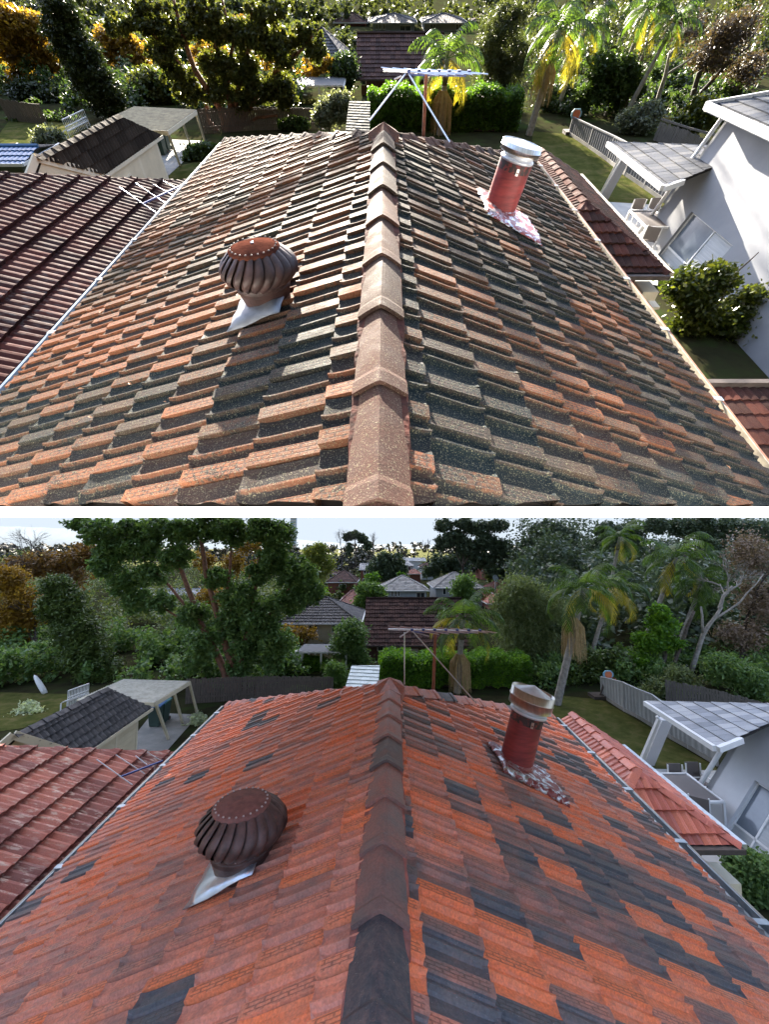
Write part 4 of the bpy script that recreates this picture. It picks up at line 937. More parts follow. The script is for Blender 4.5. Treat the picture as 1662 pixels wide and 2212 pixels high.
def steel_fence(label, base, tops, m_=None):
    P = [F.g(*q) for q in base]; Z = [F.ztop(p, ty) for p, ty in zip(P, tops)]; t = thing('fence', label, 'fence', P[0]); m_ = m_ or FENC
    for i in range(len(P) - 1):
        a, b = P[i], P[i + 1]; L_ = (b - a).length; K = max(8, int(L_ / .14)) * 2; vs = []; d = (b - a).normalized(); nn = Vector((d.y, -d.x, 0))
        for k in range(K + 1):
            f = k / K; p = lerp(a, b, f) + nn * (.03 if k % 4 < 2 else -.01); zt = lerp(Z[i], Z[i + 1], f); vs += [Vector((p.x, p.y, F.G + .15)), Vector((p.x, p.y, zt))]
        m = MB(); m.add(vs, [(2 * k, 2 * k + 2, 2 * k + 3, 2 * k + 1) for k in range(K)]); m.build('panel', m_, t)
        m = MB(); m.bar(Vector((a.x, a.y, Z[i])), Vector((b.x, b.y, Z[i + 1])), .09, .07); m.build('top_rail', m_, t); m = MB(); m.bar(Vector((a.x, a.y, F.G + .09)), Vector((b.x, b.y, F.G + .09)), .08, .18); m.build('plinth', CONC, t)
    for p, z in zip(P, Z): m = MB(); m.bar(p, Vector((p.x, p.y, z + .02)), .08, .08, up=(0, 1, 0)); m.build('post', m_, t)
def paling_fence(label, base, tops, m_, bare=False):
    P = [F.g(*q) for q in base]; Z = [F.ztop(p, ty) for p, ty in zip(P, tops)]; t = thing('fence', label, 'fence', P[0]); rn = random.Random(5); m = MB()
    for i in range(len(P) - 1):
        a, b = P[i], P[i + 1]; K = int((b - a).length / .125); d = (b - a).normalized(); nn = Vector((d.y, -d.x, 0))
        for k in range(K):
            f = (k + .5) / K; p = lerp(a, b, f) + nn * rn.uniform(0, .02); z = lerp(Z[i], Z[i + 1], f) + rn.uniform(-.04, .03); w = d * .055
            m.slab([p - w, p + w, p + w + nn * .02, p - w + nn * .02], (rn.uniform(-.01, .01), 0, z - F.G))
    o = m.build('palings', m_, t, recalc=False); o['kind'] = 'stuff'
    for hh in (.3, 1.0):
        m = MB()
        for i in range(len(P) - 1): m.bar(P[i] + Vector((0, .05, hh)), P[i + 1] + Vector((0, .05, hh)), .05, .09)
        m.build('rail', m_, t)
# ---------------------------------------------------------------- neighbouring roofs beside the main roof
def left_neighbour(Rf, hipA, hipB, z_low, xoff, pitch, tm, mort, tone, label, near_px, capm, ncol=.45):
    xe = Rf['cL'].x + xoff; n = Vector((math.sin(R(pitch)), 0, math.cos(R(pitch)))); p0 = Vector((xe, 0, z_low))
    A = F.pl(*hipA, p0, n); B_ = F.pl(*hipB, p0, n); nr = F.pl(*near_px, p0, n); yn = nr.y
    xl = F.pl(-70, hipA[1] - 3, p0, n).x
    def on(x, y): return Vector((x, y, z_low - (x - xe) * math.tan(R(pitch))))
    def hip(x): f = (x - A.x) / (B_.x - A.x); return A.y + (B_.y - A.y) * f
    xr_ = 1.0 if F is U else .4
    P = [on(xl, 1.2), on(xl, hip(xl)), on(xe + xr_, hip(xe + xr_)), on(xe + xr_, 1.2)]
    t = thing('neighbour_roof', label, 'roof', (xe, (A.y + B_.y) / 2, F.G)); T = Tiles(t, tm, lim=300, minpx=16)
    e = .34 if F is L else .36; w = .27 if F is L else .3; kd = dict(w=w, e=e, m=rolled(w, e, t=.06, h=.03 if F is L else .016)); T.slope(clip_poly(P, CUTN * .03, CUTN) if F is U else P, kd, tone, seed=4); T.finish()
    caps(t, P[2] + Vector((0, 0, .05)), P[1] + Vector((0, 0, .05)), .42 if F is L else .55, .11, .07, capm, tone2, seed=8); bedding(t, P[2] + Vector((0, 0, .0)), P[1] + Vector((0, 0, .0)), .11, .06, mort)
    m = MB(); zb = F.G; m.slab([P[1] + Vector((0, -.5, -.15)), P[2] + Vector((-.5, -.5, -.15)), Vector((xe - .2, P[2].y - .5, zb)), Vector((xl, P[1].y - .5, zb))], (0, .1, 0)); m.build('wall', BRICK_W, t)
    return p0, n, t
def tone2(i, r): return r.uniform(.3, .9)
F = U; tU = lambda i, k, r: r.random(); pU, nU, _ = left_neighbour(RU, (33, 380), (395, 394), -3.5, -.35, 24, T_NBU, MORTARU, tU, 'dark red weathered roof left of the sunlit lichen covered roof', (0, 900), T_NBU)
F = L; pL, nL_, _ = left_neighbour(RL, (29, 1616), (365, 1628), -4.3, -.3, 24, T_NBL, MORTAR, tU, 'pale red roof with white streaks, left of the cleaned orange red roof', (0, 2100), T_NBL)
def small_antenna(p, n, boom, els, label, dz=.7):
    q = p + n * dz; A, B_ = F.pl(*boom[0], q, n), F.pl(*boom[1], q, n); c = lerp(A, B_, .8); base = c - Vector((0, 0, dz / n.z)); t = thing('antenna', label, 'antenna', base)
    m = MB(); m.bar(A, B_, .022, .022); m.build('boom', BLUE, t); m = MB(); m.tube([base, c], .018, n=6); m.build('mast', ALU, t)
    for e in els: m = MB(); a, b = F.pl(*e[:2], q, n), F.pl(*e[2:], q, n); m.tube([a, b], .008, n=5); m.build('element', ALU, t)
F = U; small_antenna(pU, nU, ((310, 440), (398, 398)), [(257, 404, 338, 461), (293, 396, 359, 441), (330, 398, 374, 423), (352, 391, 381, 407), (366, 398, 390, 412)], 'blue boomed antenna low over the dark red left roof in sunlight')
F = L; small_antenna(pL, nL_, ((262, 1677), (352, 1643)), [(209, 1640, 286, 1695), (250, 1630, 313, 1671), (293, 1632, 318, 1652), (317, 1624, 345, 1641)], 'blue boomed antenna low over the pale streaked left roof')
def extension(zr, ze, R0p, R1p, E0p, E1p, tm, label, left_w, vents):
    R0, R1 = F.z(*R0p, zr), F.z(*R1p, zr); xr = (R0.x + R1.x) / 2; R0.x = R1.x = xr
    E1 = F.z(*E1p, ze); E0 = F.z(*E0p, ze); xe = (E0.x + E1.x) / 2; E0.x = E1.x = xe; w = left_w or (xe - xr); E0.y = R0.y
    EL1 = Vector((xr - w, E1.y, ze)); EL0 = Vector((xr - w, R0.y, ze)); t = thing('extension', label, 'house extension', (xr, R1.y, F.G))
    T = Tiles(t, tm, lim=300, minpx=12); kw_, ke = (.3, .33); tk = dict(w=kw_, e=ke, m=rolled(kw_, ke, t=.035, h=.02))
    T.slope([R0, R1, E1, E0], tk, tU, seed=1); T.slope([R0, R1, EL1, EL0], tk, tU, seed=2)
    hk = dict(w=.3, e=.35, m=rolled(.3, .35, t=.04, h=.022)); T.slope([R1, E1, EL1], hk, tU, seed=3); T.finish(); u = Vector((0, 0, .05))
    caps(t, R1 + u, R0 + u, .4, .12, .06, tm, lambda i, r: r.uniform(.5, 1)); caps(t, E1 + u, R1 + u, .4, .12, .06, tm, lambda i, r: r.uniform(.4, .9), seed=4); caps(t, EL1 + u, R1 + u, .4, .12, .06, tm, lambda i, r: r.uniform(.5, 1), seed=6)
    m = MB(); m.bar(E0 + Vector((.06, 0, -.02)), E1 + Vector((.06, 0, -.02)), .1, .08); m.build('gutter', CREAMG if F is U else GALV, t); m = MB(); m.bar(E1 + Vector((0, -.06, -.04)), EL1 + Vector((0, -.06, -.04)), .1, .08); m.build('gutter', BARKD, t)
    i = .4; m = MB(); m.slab([(xr - w + i, E1.y + i, ze), (xe - i, E1.y + i, ze), (xe - i, R0.y, ze), (xr - w + i, R0.y, ze)], (0, 0, F.G - ze)); m.build('wall', BRICKD, t)
    for (a, b, hh) in vents:
        p = F.y(*a, E1.y + i - .01); q = F.y(*b, E1.y + i - .01); m = MB(); m.slab([(p.x, E1.y + i, p.z), (q.x, E1.y + i, p.z), (q.x, E1.y + i - .5, p.z), (p.x, E1.y + i - .5, p.z)], (0, 0, -hh)); m.build('awning_box', CREAMT, t)
    return t
def annex():
    z = -4.2; a = F.z(1540, 838, z); y0 = -z * F.c / F.s + .12; t = thing('annex', 'corner of a low red tiled roof under the glossy shrub, right of the sunlit gutter', 'annex', (5, a.y, F.G)); T = Tiles(t, T_EXU, lim=300, minpx=12)
    T.slope([Vector((3.7, a.y, z)), Vector((11, a.y, z)), Vector((11, y0 + .1, z - .02)), Vector((3.7, y0 + .1, z - .02))], dict(w=.28, e=.33, m=rolled(.28, .33, t=.02, h=.02)), tU, seed=3); T.finish(); m = MB(); m.bar(Vector((3.7, a.y + .06, z + .04)), Vector((11, a.y + .06, z + .04)), .1, .1); m.build('gutter', BARKD, t)
F = U; annex(); extension(-3.3, -3.9, (1160, 322), (1279, 437), (1218, 348), (1455, 592), T_EXU, 'low extension with dark brown tile roof right of the sunlit roof gutter', None, [((1372, 608), (1405, 608), .18), ((1392, 640), (1408, 640), .06)])
F = L; extension(-4.3, -5.1, (1238, 1540), (1371, 1660), (1285, 1560), (1597, 1826), T_EXL, 'low extension with bright red tile roof right of the cleaned roof gutter', None, [((1508, 1862), (1552, 1862), .25), ((1536, 1890), (1556, 1890), .1)])

# ---------------------------------------------------------------- white building, porch, patio things
def white_building(B, T, win, roofpx, Ynear, label, mull, hi=None):
    b = F.g(*B); d = F.ray(*T); tp = d * (b.y / d.y); up = (tp - b); n = Vector((0, 1, 0)).cross(up).normalized(); hh = up.length; u = up.normalized()
    t = thing('white_building', label, 'building', b); yn = Ynear; ax = Vector((0, 1, 0))
    if n.x > 0: n = -n
    q = lambda px, py, o=0.0: F.pl(px, py, b + n * o, n)
    W = [q(*w) for w in win]                         # order: near-bottom .. around
    f0 = lambda p: (p.y, (p - b).dot(u))
    ys = sorted([p.y for p in W]); y_lo, y_hi = (ys[0] + ys[1]) / 2, (ys[2] + ys[3]) / 2; hs = sorted([(p - b).dot(u) for p in W]); h_lo, h_hi = (hs[0] + hs[1]) / 2, (hs[2] + hs[3]) / 2; yc, hc = (y_lo + y_hi) / 2, (h_lo + h_hi) / 2; y_lo, y_hi, h_lo, h_hi = yc + (y_lo - yc) * 1.2, yc + (y_hi - yc) * 1.2, hc + (h_lo - hc) * 1.25, hc + (h_hi - hc) * 1.25
    pt = lambda y, h, o=0.0: Vector((b.x, y, b.z)) + u * h + n * o
    h0 = max(-.0, -99); D = 5.0; m = MB()
    def pan(y0, y1, a, c, th=.25):
        m.slab([pt(y0, a), pt(y1, a), pt(y1, c), pt(y0, c)], -n * th)
    pan(yn, y_lo, 0, hh); pan(y_hi, b.y, 0, hh); pan(y_lo, y_hi, 0, h_lo); pan(y_lo, y_hi, h_hi, hh); m.slab([pt(b.y, 0), pt(b.y, hh), pt(b.y, hh) + Vector((D, 0, 0)), pt(b.y, 0) + Vector((D, 0, 0))], (0, -.2, 0))
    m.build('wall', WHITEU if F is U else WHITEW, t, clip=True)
    m = MB(); m.tube([pt(b.y + .1, 0, .12), pt(b.y + .1, hh, .12)], .07, n=10); m.build('downpipe', WHITET, t, smooth=True)
    fr = MB(); C = [pt(y_lo, h_lo, -.14), pt(y_hi, h_lo, -.14), pt(y_hi, h_hi, -.14), pt(y_lo, h_hi, -.14)]
    for i in range(4): fr.bar(C[i], C[(i + 1) % 4], .07, .07, up=n)
    ym = lerp(y_lo, y_hi, mull); hm = lerp(h_lo, h_hi, .3); fr.bar(pt(ym, h_lo, -.14), pt(ym, h_hi, -.14), .06, .06, up=n); fr.bar(pt(y_lo, hm, -.14), pt(y_hi, hm, -.14), .06, .06, up=n)
    o = fr.build('window', WHITET, t)
    for (ya, yb, ha, hb, mt) in ((y_lo, ym, h_lo, h_hi, BLIND), (ym, y_hi, hm, h_hi, GLASSB), (ym, y_hi, h_lo, hm, BLIND)):
        g = MB(); g.quad(pt(ya, ha, -.15), pt(yb, ha, -.15), pt(yb, hb, -.15), pt(ya, hb, -.15)); g.build('pane', mt, o, recalc=False)
        if mt is BLIND:
            g = MB(); k = ha + .03
            while k < hb: g.bar(pt(ya + .04, k, -.135), pt(yb - .04, k, -.135), .015, .03, up=u); k += .09
            g.build('blind_slats', BLIND, o)
    if roofpx:
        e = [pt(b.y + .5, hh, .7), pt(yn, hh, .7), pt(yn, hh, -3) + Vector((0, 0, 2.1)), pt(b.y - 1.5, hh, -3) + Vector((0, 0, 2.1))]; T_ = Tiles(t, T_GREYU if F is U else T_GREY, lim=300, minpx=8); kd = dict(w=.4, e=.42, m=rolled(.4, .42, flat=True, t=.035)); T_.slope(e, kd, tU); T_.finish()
        m = MB(); m.slab([e[0] - Vector((0, 0, .1)), e[1] - Vector((0, 0, .1)), pt(yn, hh), pt(b.y, hh)], (0, 0, -.04)); m.build('soffit', WHITET, t); m = MB(); m.bar(e[0], e[1], .12, .2); m.bar(e[0], e[3], .12, .2); m.build('gutter', WHITET, t)
    return dict(t=t, b=b, pt=pt, u=u, n=n)
F = U; WU = white_building((1383, 514), (1573, 254), [(1426, 555), (1493, 476), (1567, 535), (1490, 618)], True, 9.2, 'tall white rendered building with blinds in its window, dappled with low sunlight', .45)
F = L; WL = white_building((1501, 1741), (1629, 1533), [(1570, 1790), (1640, 1695), (1700, 1760), (1625, 1860)], False, 7.0, 'tall white rendered building at the right edge in dull light', .4)
def porch(ridge, eave_far, low, corner2, zf, zl, col_top, col_bot, label, colw):
    a = F.g(*eave_far, zl); c = F.g(*low, zl); r0 = F.g(*ridge, zf); q = F.g(*corner2, zl)
    # slope descends towards the left; plane through a, c (eave) and r0
    n = (c - a).cross(r0 - a).normalized(); n = n if n.z > 0 else -n; t = thing('porch', label, 'porch', (a.x, a.y, F.G))
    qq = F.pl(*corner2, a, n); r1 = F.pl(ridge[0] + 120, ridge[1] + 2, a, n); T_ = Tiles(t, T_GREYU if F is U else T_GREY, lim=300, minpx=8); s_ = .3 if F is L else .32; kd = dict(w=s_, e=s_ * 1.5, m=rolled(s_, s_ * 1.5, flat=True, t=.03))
    P = [a, c, qq, r1] if (True) else None; T_.slope(P, kd, tU, deck=True); T_.finish()
    caps(t, a + Vector((0, 0, .04)), r1 + Vector((0, 0, .04)), .5, .1, .05, T_GREYU if F is U else T_GREY, lambda i, r: r.uniform(.5, 1)); m = MB(); m.bar(a - Vector((.06, 0, .06)), c - Vector((.06, 0, .06)), .12, .16); m.bar(c - Vector((0, .05, .06)), qq - Vector((0, .05, .06)), .12, .16); m.build('gutter', WHITET, t)
    b = F.g(*col_bot); k = pxm(b); tp = F.y(*col_top, b.y); w = colw * k; m = MB(); m.slab([b + Vector((-w, 0, 0)), b + Vector((w, 0, 0)), b + Vector((w, w * 1.6, 0)), b + Vector((-w, w * 1.6, 0))], tp - b); m.build('column', WHITEU if F is U else WHITEW, t)
    m = MB(); m.tube([b + Vector((-w * 1.5, 0, 0)), tp + Vector((-w * 1.5, 0, 0)), tp + Vector((-w * 2.0, 0, .15))], w * .28, n=10); m.build('downpipe', WHITET, t, smooth=True); return t
F = U; porch((1523, 318), (1317, 308), (1436, 402), (1478, 388), 2.7, 2.3, (1352, 346), (1305, 432), 'grey tiled porch roof on a white column, in sunlight beside the white building', 9)
F = L; porch((1627, 1521), (1397, 1515), (1549, 1612), (1600, 1592), 3.2, 2.7, (1444, 1556), (1402, 1655), 'grey tiled porch roof on a white column in dull light, right edge', 12)
def table_set(c_px, k, label):
    c = F.g(*c_px, .05); t = thing('patio_table', label, 'table', c); m = MB(); h = .74; m.box(c + Vector((-.5 * k, -.9 * k, h - .03)), c + Vector((.5 * k, .9 * k, h))); m.build('tabletop', paint('brown_grey_table', (.14, .12, .11)), t)
    m = MB(); cs = [c + Vector((x * k, y * k, h)) for x, y in ((-.53, -.93), (.53, -.93), (.53, .93), (-.53, .93))]
    for i in range(4): m.bar(cs[i], cs[(i + 1) % 4], .06, .06)
    m.build('frame', WHITET, t)
    for q in cs: m = MB(); m.bar(Vector((q.x, q.y, c.z)), q, .07, .07, up=(0, 1, 0)); m.build('leg', WHITET, t)
def chair(p, az, label):
    t = thing('patio_chair', label, 'chair', p, 'patio chairs'); Rz = Matrix.Rotation(az, 3, 'Z'); X = lambda x, y, z: Vector(p) + Rz @ Vector((x, y, z)); ch = paint('brown_grey_sling', (.15, .13, .12))
    m = MB(); m.slab([X(-.24, -.22, .44), X(.24, -.22, .44), X(.24, .22, .44), X(-.24, .22, .44)], (0, 0, .03)); m.build('seat', ch, t); m = MB(); m.slab([X(-.24, .22, .5), X(.24, .22, .5), X(.24, .3, .95), X(-.24, .3, .95)], Rz @ Vector((0, .02, 0))); m.build('backrest', ch, t)
    for x in (-.25, .25):
        for y in (-.22, .22): m = MB(); m.bar(X(x, y, 0), X(x, y, .95 if y > 0 else .62), .035, .035, up=(0, 1, 0)); m.build('leg', WHITET, t)
        m = MB(); m.bar(X(x, -.24, .63), X(x, .24, .63), .035, .035); m.build('armrest', WHITET, t)
F = U; table_set((1386, 518), .95, 'outdoor table with white frame on the sunlit patio, behind the brown extension roof')
p = F.g(1366, 492, .05); chair(p, 0, 'left one of two chairs behind the patio table in the sunny garden'); chair(p + Vector((.75, .1, 0)), 0, 'right one of two chairs behind the patio table in the sunny garden'); chair(F.g(1392, 545, .05), 2.6, 'chair in front of the patio table, nearest the white wall in the sunny garden')
F = L; table_set((1494, 1752), .85, 'outdoor table with white frame on the dull patio, behind the bright red extension roof')
p = F.g(1472, 1722, .05); chair(p, 0, 'left one of two chairs behind the patio table in the dull garden'); chair(p + Vector((.7, .1, 0)), 0, 'right one of two chairs behind the patio table in the dull garden'); chair(F.g(1512, 1782, .05), 2.6, 'chair in front of the patio table, nearest the white wall in the dull garden')
def hoop(base, brd, label):
    b = F.g(*base); t = thing('basketball_hoop', label, 'basketball hoop', b); c = F.y(*brd, b.y); k = pxm(c); m = MB(); m.tube([b, Vector((c.x, c.y + .15, c.z))], .05, n=8); m.build('pole', BARKD, t)
    m = MB(); m.slab([b + Vector(q) for q in ((-.4, -.3, 0), (.4, -.3, 0), (.4, .5, 0), (-.4, .5, 0))], (0, 0, .18)); m.build('base', BARKD, t)
    w, h = 11 * k, 6.5 * k
    def octo(w, h, y): return [c + Vector((x * w, y, z * h)) for x, z in ((-1, -.4), (-.6, -1), (.6, -1), (1, -.4), (1, .4), (.6, 1), (-.6, 1), (-1, .4))]
    m = MB(); m.slab(octo(w, h * 1.25, 0), (0, .05, 0)); m.build('backboard', paint('pale_blue_board', (.2, .42, .55)), t); m = MB(); m.slab(octo(w * .68, h, -.02), (0, .01, 0)); m.build('orange_panel', paint('orange_panel_paint', (.6, .18, .08)), t)
    m = MB(); m.tube([c + Vector((.23 * math.cos(a), -.28 + .23 * math.sin(a), -h * .8)) for a in [i * .5236 for i in range(13)]], .015, n=5); m.build('rim', paint('orange_rim', (.5, .12, .05)), t)
    m = MB()
    for i in range(12): a = i * .5236; m.tube([c + Vector((.23 * math.cos(a), -.28 + .23 * math.sin(a), -h * .8)), c + Vector((.13 * math.cos(a + .4), -.28 + .13 * math.sin(a + .4), -h * .8 - .4))], .008, n=3)
    m.build('net', WHITET, t)
F = U; hoop((1232, 291), (1246, 247), 'basketball hoop with orange and blue board, at the sunlit end of the fence')
steel_fence('grey ribbed steel fence along the sunny lawn, behind the porch', [(1229, 292), (1270, 320), (1311, 349), (1349, 380), (1390, 408), (1431, 437), (1470, 462)], [254, 275, 296, 318, 345, 372, 398], mat('exposure_dimmed_steel_fence', (.17, .17, .18), (.13, .13, .14), rough=.8, sc=2))  # fence colour darkened here to balance the strong light
paling_fence('grey timber fence under the trees, behind the sunlit porch roof', [(1412, 303), (1470, 325), (1535, 345)], [264, 283, 312], FENR)
paling_fence('dark paling fence across the sunlit gardens, left of the ridge peak', [(440, 290), (554, 282), (712, 280)], [236, 231, 235], FENT)
paling_fence('dark paling fence under the yellow tree, far left in sunlight', [(20, 262), (105, 270)], [212, 228], FENT)
F = L; hoop((1295, 1508), (1315, 1457), 'basketball hoop with orange and blue board, at the dull end of the fence')
steel_fence('grey ribbed steel fence along the lawn in dull light', [(1301, 1505), (1349, 1536), (1377, 1550), (1413, 1572), (1450, 1596), (1488, 1617), (1550, 1654)], [1462, 1474, 1487, 1501, 1528, 1552, 1600])
paling_fence('grey timber fence under the trees, above the dull porch roof', [(1440, 1520), (1530, 1540), (1690, 1580)], [1468, 1485, 1525], FENR)
paling_fence('dark paling fence across the dull gardens, left of the ridge peak', [(400, 1520), (554, 1510), (720, 1508)], [1466, 1460, 1462], FENT)
garage_u = None
F = U; garage('cream weatherboard garage with brown grey tile roof, in sunlight', (79, 343), (256, 250), (231, 382), (349, 293), 2.5, 3.6, T_DARKU)
carport('flat sheet carport in sunlight beside the brown grey garage, leaf shadows on it', [(291, 231), (424, 238), (361, 283), (199, 274)], 2.5, [((443, 307), (422, 240)), ((389, 358), (361, 282)), ((411, 312), (393, 261)), ((300, 285), (292, 234))], CARPU)
F = L; garage('cream weatherboard garage with black tile roof, in dull light', (30, 1588), (232, 1486), (205, 1618), (328, 1529), 2.5, 3.7, T_DARK)
carport('flat lichened carport in dull light beside the black roofed garage', [(268, 1467), (411, 1471), (334, 1517), (167, 1511)], 2.5, [((427, 1544), (409, 1473)), ((364, 1597), (335, 1516)), ((394, 1561), (375, 1492)), ((290, 1530), (272, 1470))], CARP)
def bin_(px, lidc, label):
    b = F.g(*px); t = thing('wheelie_bin', label, 'bin', b, 'bins by the garage'); m = MB(); vs = [b + Vector(q) for q in ((-.22, -.25, .05), (.22, -.25, .05), (.22, .25, .05), (-.22, .25, .05), (-.29, -.33, .95), (.29, -.33, .95), (.29, .33, .95), (-.29, .33, .95))]
    m.add(vs, [(0, 1, 2, 3), (4, 7, 6, 5), (0, 4, 5, 1), (1, 5, 6, 2), (2, 6, 7, 3), (3, 7, 4, 0)]); m.build('body', paint('dark_green_plastic', (.03, .06, .05)), t); m = MB(); m.slab([b + Vector(q) for q in ((-.31, -.36, .95), (.31, -.36, .95), (.31, .36, 1.0), (-.31, .36, 1.0))], (0, 0, .05)); m.build('lid', lidc, t)
    for x in (-.2, .2): m = MB(); m.tube([b + Vector((x, .3, .1)), b + Vector((x + .05, .3, .1))], .1, n=10); m.build('wheel', BARKD, t)
BL = paint('blue_lid', (.04, .12, .3)); GL = paint('teal_lid', (.03, .16, .16))
F = U; bin_((352, 335), BL, 'blue lidded bin beside the sunlit garage'); bin_((361, 327), GL, 'teal lidded bin beside the sunlit garage')
F = L; bin_((338, 1567), BL, 'blue lidded bin beside the dull garage'); bin_((349, 1560), GL, 'teal lidded bin beside the dull garage')

# ---------------------------------------------------------------- houses beyond
AWN = mat('cream_striped_awning', (.62, .55, .42), (.3, .24, .19), rough=.8, sc=1, stretch=(26, .001, .001), det=0, contrast=(.48, .52))
def awning(t, Y, x0, y0, x1, y1):
    a, b = F.y(x0, y0, Y), F.y(x1, y0, Y); c, d = F.y(x1, y1, Y - .5), F.y(x0, y1, Y - .5); m = MB(); K = 20; vs = []
    for i in range(K + 1): f = i / K; vs += [lerp(a, b, f), lerp(d, c, f) + Vector((0, 0, .03 * (i % 2)))]
    m.add(vs, [(2 * i, 2 * i + 2, 2 * i + 3, 2 * i + 1) for i in range(K)]); m.build('awning', AWN, t, recalc=False)
def dish(px, Y, rpx, label):
    c = F.y(*px, Y); k = pxm(c); t = thing('satellite_dish', label, 'satellite dish', Vector((c.x, Y, F.G))); M = Matrix.Rotation(R(65), 3, 'X') @ Matrix.Rotation(.5, 3, 'Y'); m = MB(); m.lathe([(.01, 0), (rpx * k * .5, rpx * k * .08), (rpx * k, rpx * k * .3)], o=c, n=24, M=M); m.build('dish', paint('grey_mesh_dish', (.3, .32, .33)), t, smooth=True)
    m = MB(); m.tube([c, Vector((c.x, c.y, F.G))], .07, n=6); m.tube([c, c + Vector((.1, -rpx * k, rpx * k * .4))], .03, n=5); m.build('mast', GREYW, t)
K_D = dict(w=.42, e=.44, m=rolled(.42, .44, t=.05, h=.03))
def pergola(px0, px1, py_f, py_b, Yf, depth, label, pb):
    a, b = F.y(px0, py_f, Yf), F.y(px1, py_f, Yf); h = a.z; t = thing('pergola', label, 'pergola', (a.x, Yf, F.G)); dz = F.y(px0, py_b, Yf + depth).z - h
    for i in range(9): f = i / 8; p = lerp(a, b, f); m = MB(); m.bar(p, p + Vector((0, depth, dz)), .1, .12); m.build('rafter', WHITET, t)
    for i in range(4): g = i / 3; m = MB(); m.bar(a + Vector((0, depth * g, dz * g + .08)), b + Vector((0, depth * g, dz * g + .08)), .08, .08); m.build('batten', WHITET, t)
    m = MB(); m.add([a + Vector((0, 0, .14)), b + Vector((0, 0, .14)), b + Vector((0, depth, dz + .14)), a + Vector((0, depth, dz + .14))], [(0, 1, 2, 3)]); m.build('roof_sheet', paint('grey_clear_sheet', (.1, .105, .11), .8), t)
    for f in (0, .5, 1): p = lerp(a, b, f); m = MB(); m.bar(Vector((p.x, p.y, F.G)), p, .12, .12, up=(0, 1, 0)); m.build('post', WHITET, t)
def tank(px, label):
    b = F.g(*px); t = thing('water_tank', label, 'water tank', b); m = MB(); m.slab([b + Vector(q) for q in ((-.75, -.35, 0), (.75, -.35, 0), (.75, .35, 0), (-.75, .35, 0))], (0, 0, 1.35)); o = m.build('tank_body', WHITET, t); md = o.modifiers.new('bevel', 'BEVEL'); md.width = .14; md.segments = 4
    m = MB(); m.tube([b + Vector((-.2, 0, 1.33)), b + Vector((-.2, 0, 1.42))], .18, n=12); m.build('lid', BARKD, t); m = MB(); m.bar(b + Vector((.3, -.37, .4)), b + Vector((.3, -.37, 1.0)), .3, .05); m.build('pump_panel', GREYW, t)
def shed_roof(pts, h, label, m_):
    P = [F.g(*q, h) for q in pts]; t = thing('garden_shed', label, 'shed', (P[0].x, P[0].y, F.G)); T = Tiles(t, m_, lim=300, minpx=9); T.slope([P[0], P[1], P[2] + Vector((0, 0, -.5)), P[3] + Vector((0, 0, -.5))] if True else P, dict(w=.42, e=.4, m=rolled(.42, .4, t=.03, h=.02, flat=True)), tU, deck=True); T.finish()
    m = MB(); c = sum(P, Vector()) / 4; m.slab([Vector((lerp(p, c, .12).x, lerp(p, c, .12).y, F.G)) for p in P], (0, 0, h - .55)); m.build('wall', GREENW, t)
T_SHEDU = tilemat('sunlit_dimmed_glass_like_sheet', [(0, (.045, .05, .045)), (1, (.09, .095, .085))], emboss=False, rough=.95, edge=0, strip_u=-1)  # shed sheet dimmed in colour to tone down the sun's glare
T_SHED = tilemat('pale_green_translucent_sheet', [(0, (.34, .4, .38)), (1, (.46, .52, .5))], emboss=False, rough=.35, edge=0, strip_u=-1)
F = U
Yd = F.g(860, 206).y
h = block_house('steep dark brown tiled brick house with a striped awning, in the sunlit view', Yd, 770, 962, 172, 74, 206, 7.5, BRICKD, T_BRN, kind='gable', tk=K_D, lim=300, wins=[(779, 174, 791, 184, 0), (828, 192, 876, 205, 2)], wm=BARKD); awning(h, Yd - .1, 827, 181, 876, 193)
block_house('house with pale grey tile roof half hidden by the tall trees, in the sunlit view', 64, 640, 745, 128, 62, 160, 7, GREENW, T_GREYU, tk=K_D, kind='hip', wins=[(700, 132, 716, 142)])
block_house('far blue grey house with three narrow windows, at the top edge in sunlight', 104, 800, 902, 50, 30, 72, 9, BLUEW, T_GREYU, tk=K_B, kind='hip', wins=[(812, 52, 816, 64, 0), (820, 52, 824, 64, 0), (828, 52, 832, 64, 0), (864, 56, 888, 68)])
block_house('far grey roofed house behind the first palm, at the top edge in sunlight', 104, 912, 1012, 50, 30, 74, 9, GREYW, T_GREYU, tk=K_B, kind='hip', wins=[(930, 52, 942, 64), (985, 52, 998, 66)])
block_house('far brown brick house at the top edge, between the blue grey house and the trees', 112, 720, 795, 50, 28, 64, 8, BRICKR, T_BRN, tk=K_B, kind='hip', wins=[(745, 52, 756, 60)])
block_house('far brown house right of the grey one, at the top edge in sunlight', 118, 1020, 1100, 46, 28, 62, 8, BRICKD, T_BRN, tk=K_B, kind='hip', wins=[(1040, 48, 1052, 58)])
pergola(636, 742, 190, 172, F.g(690, 228).y, 3, 'clear roofed pergola at the back of the half hidden house in sunlight', 228)
tank((623, 222), 'white water tank on the lawn beyond the sunlit paling fence')
shed_roof([(755, 219), (800, 220), (798, 262), (745, 258)], 2.1, 'small shed with a bright glaring sheet roof in front of the sunlit hedge', T_SHEDU)
block_house('long white roofed building seen between the yellow trees in sunlight', 92, 180, 420, 66, 40, 110, 14, GREYW, paint('white_metal_roof', (.26, .28, .32), .5), tk=K_B, kind='gable', wins=[(300, 80, 330, 92), (350, 80, 380, 92)])
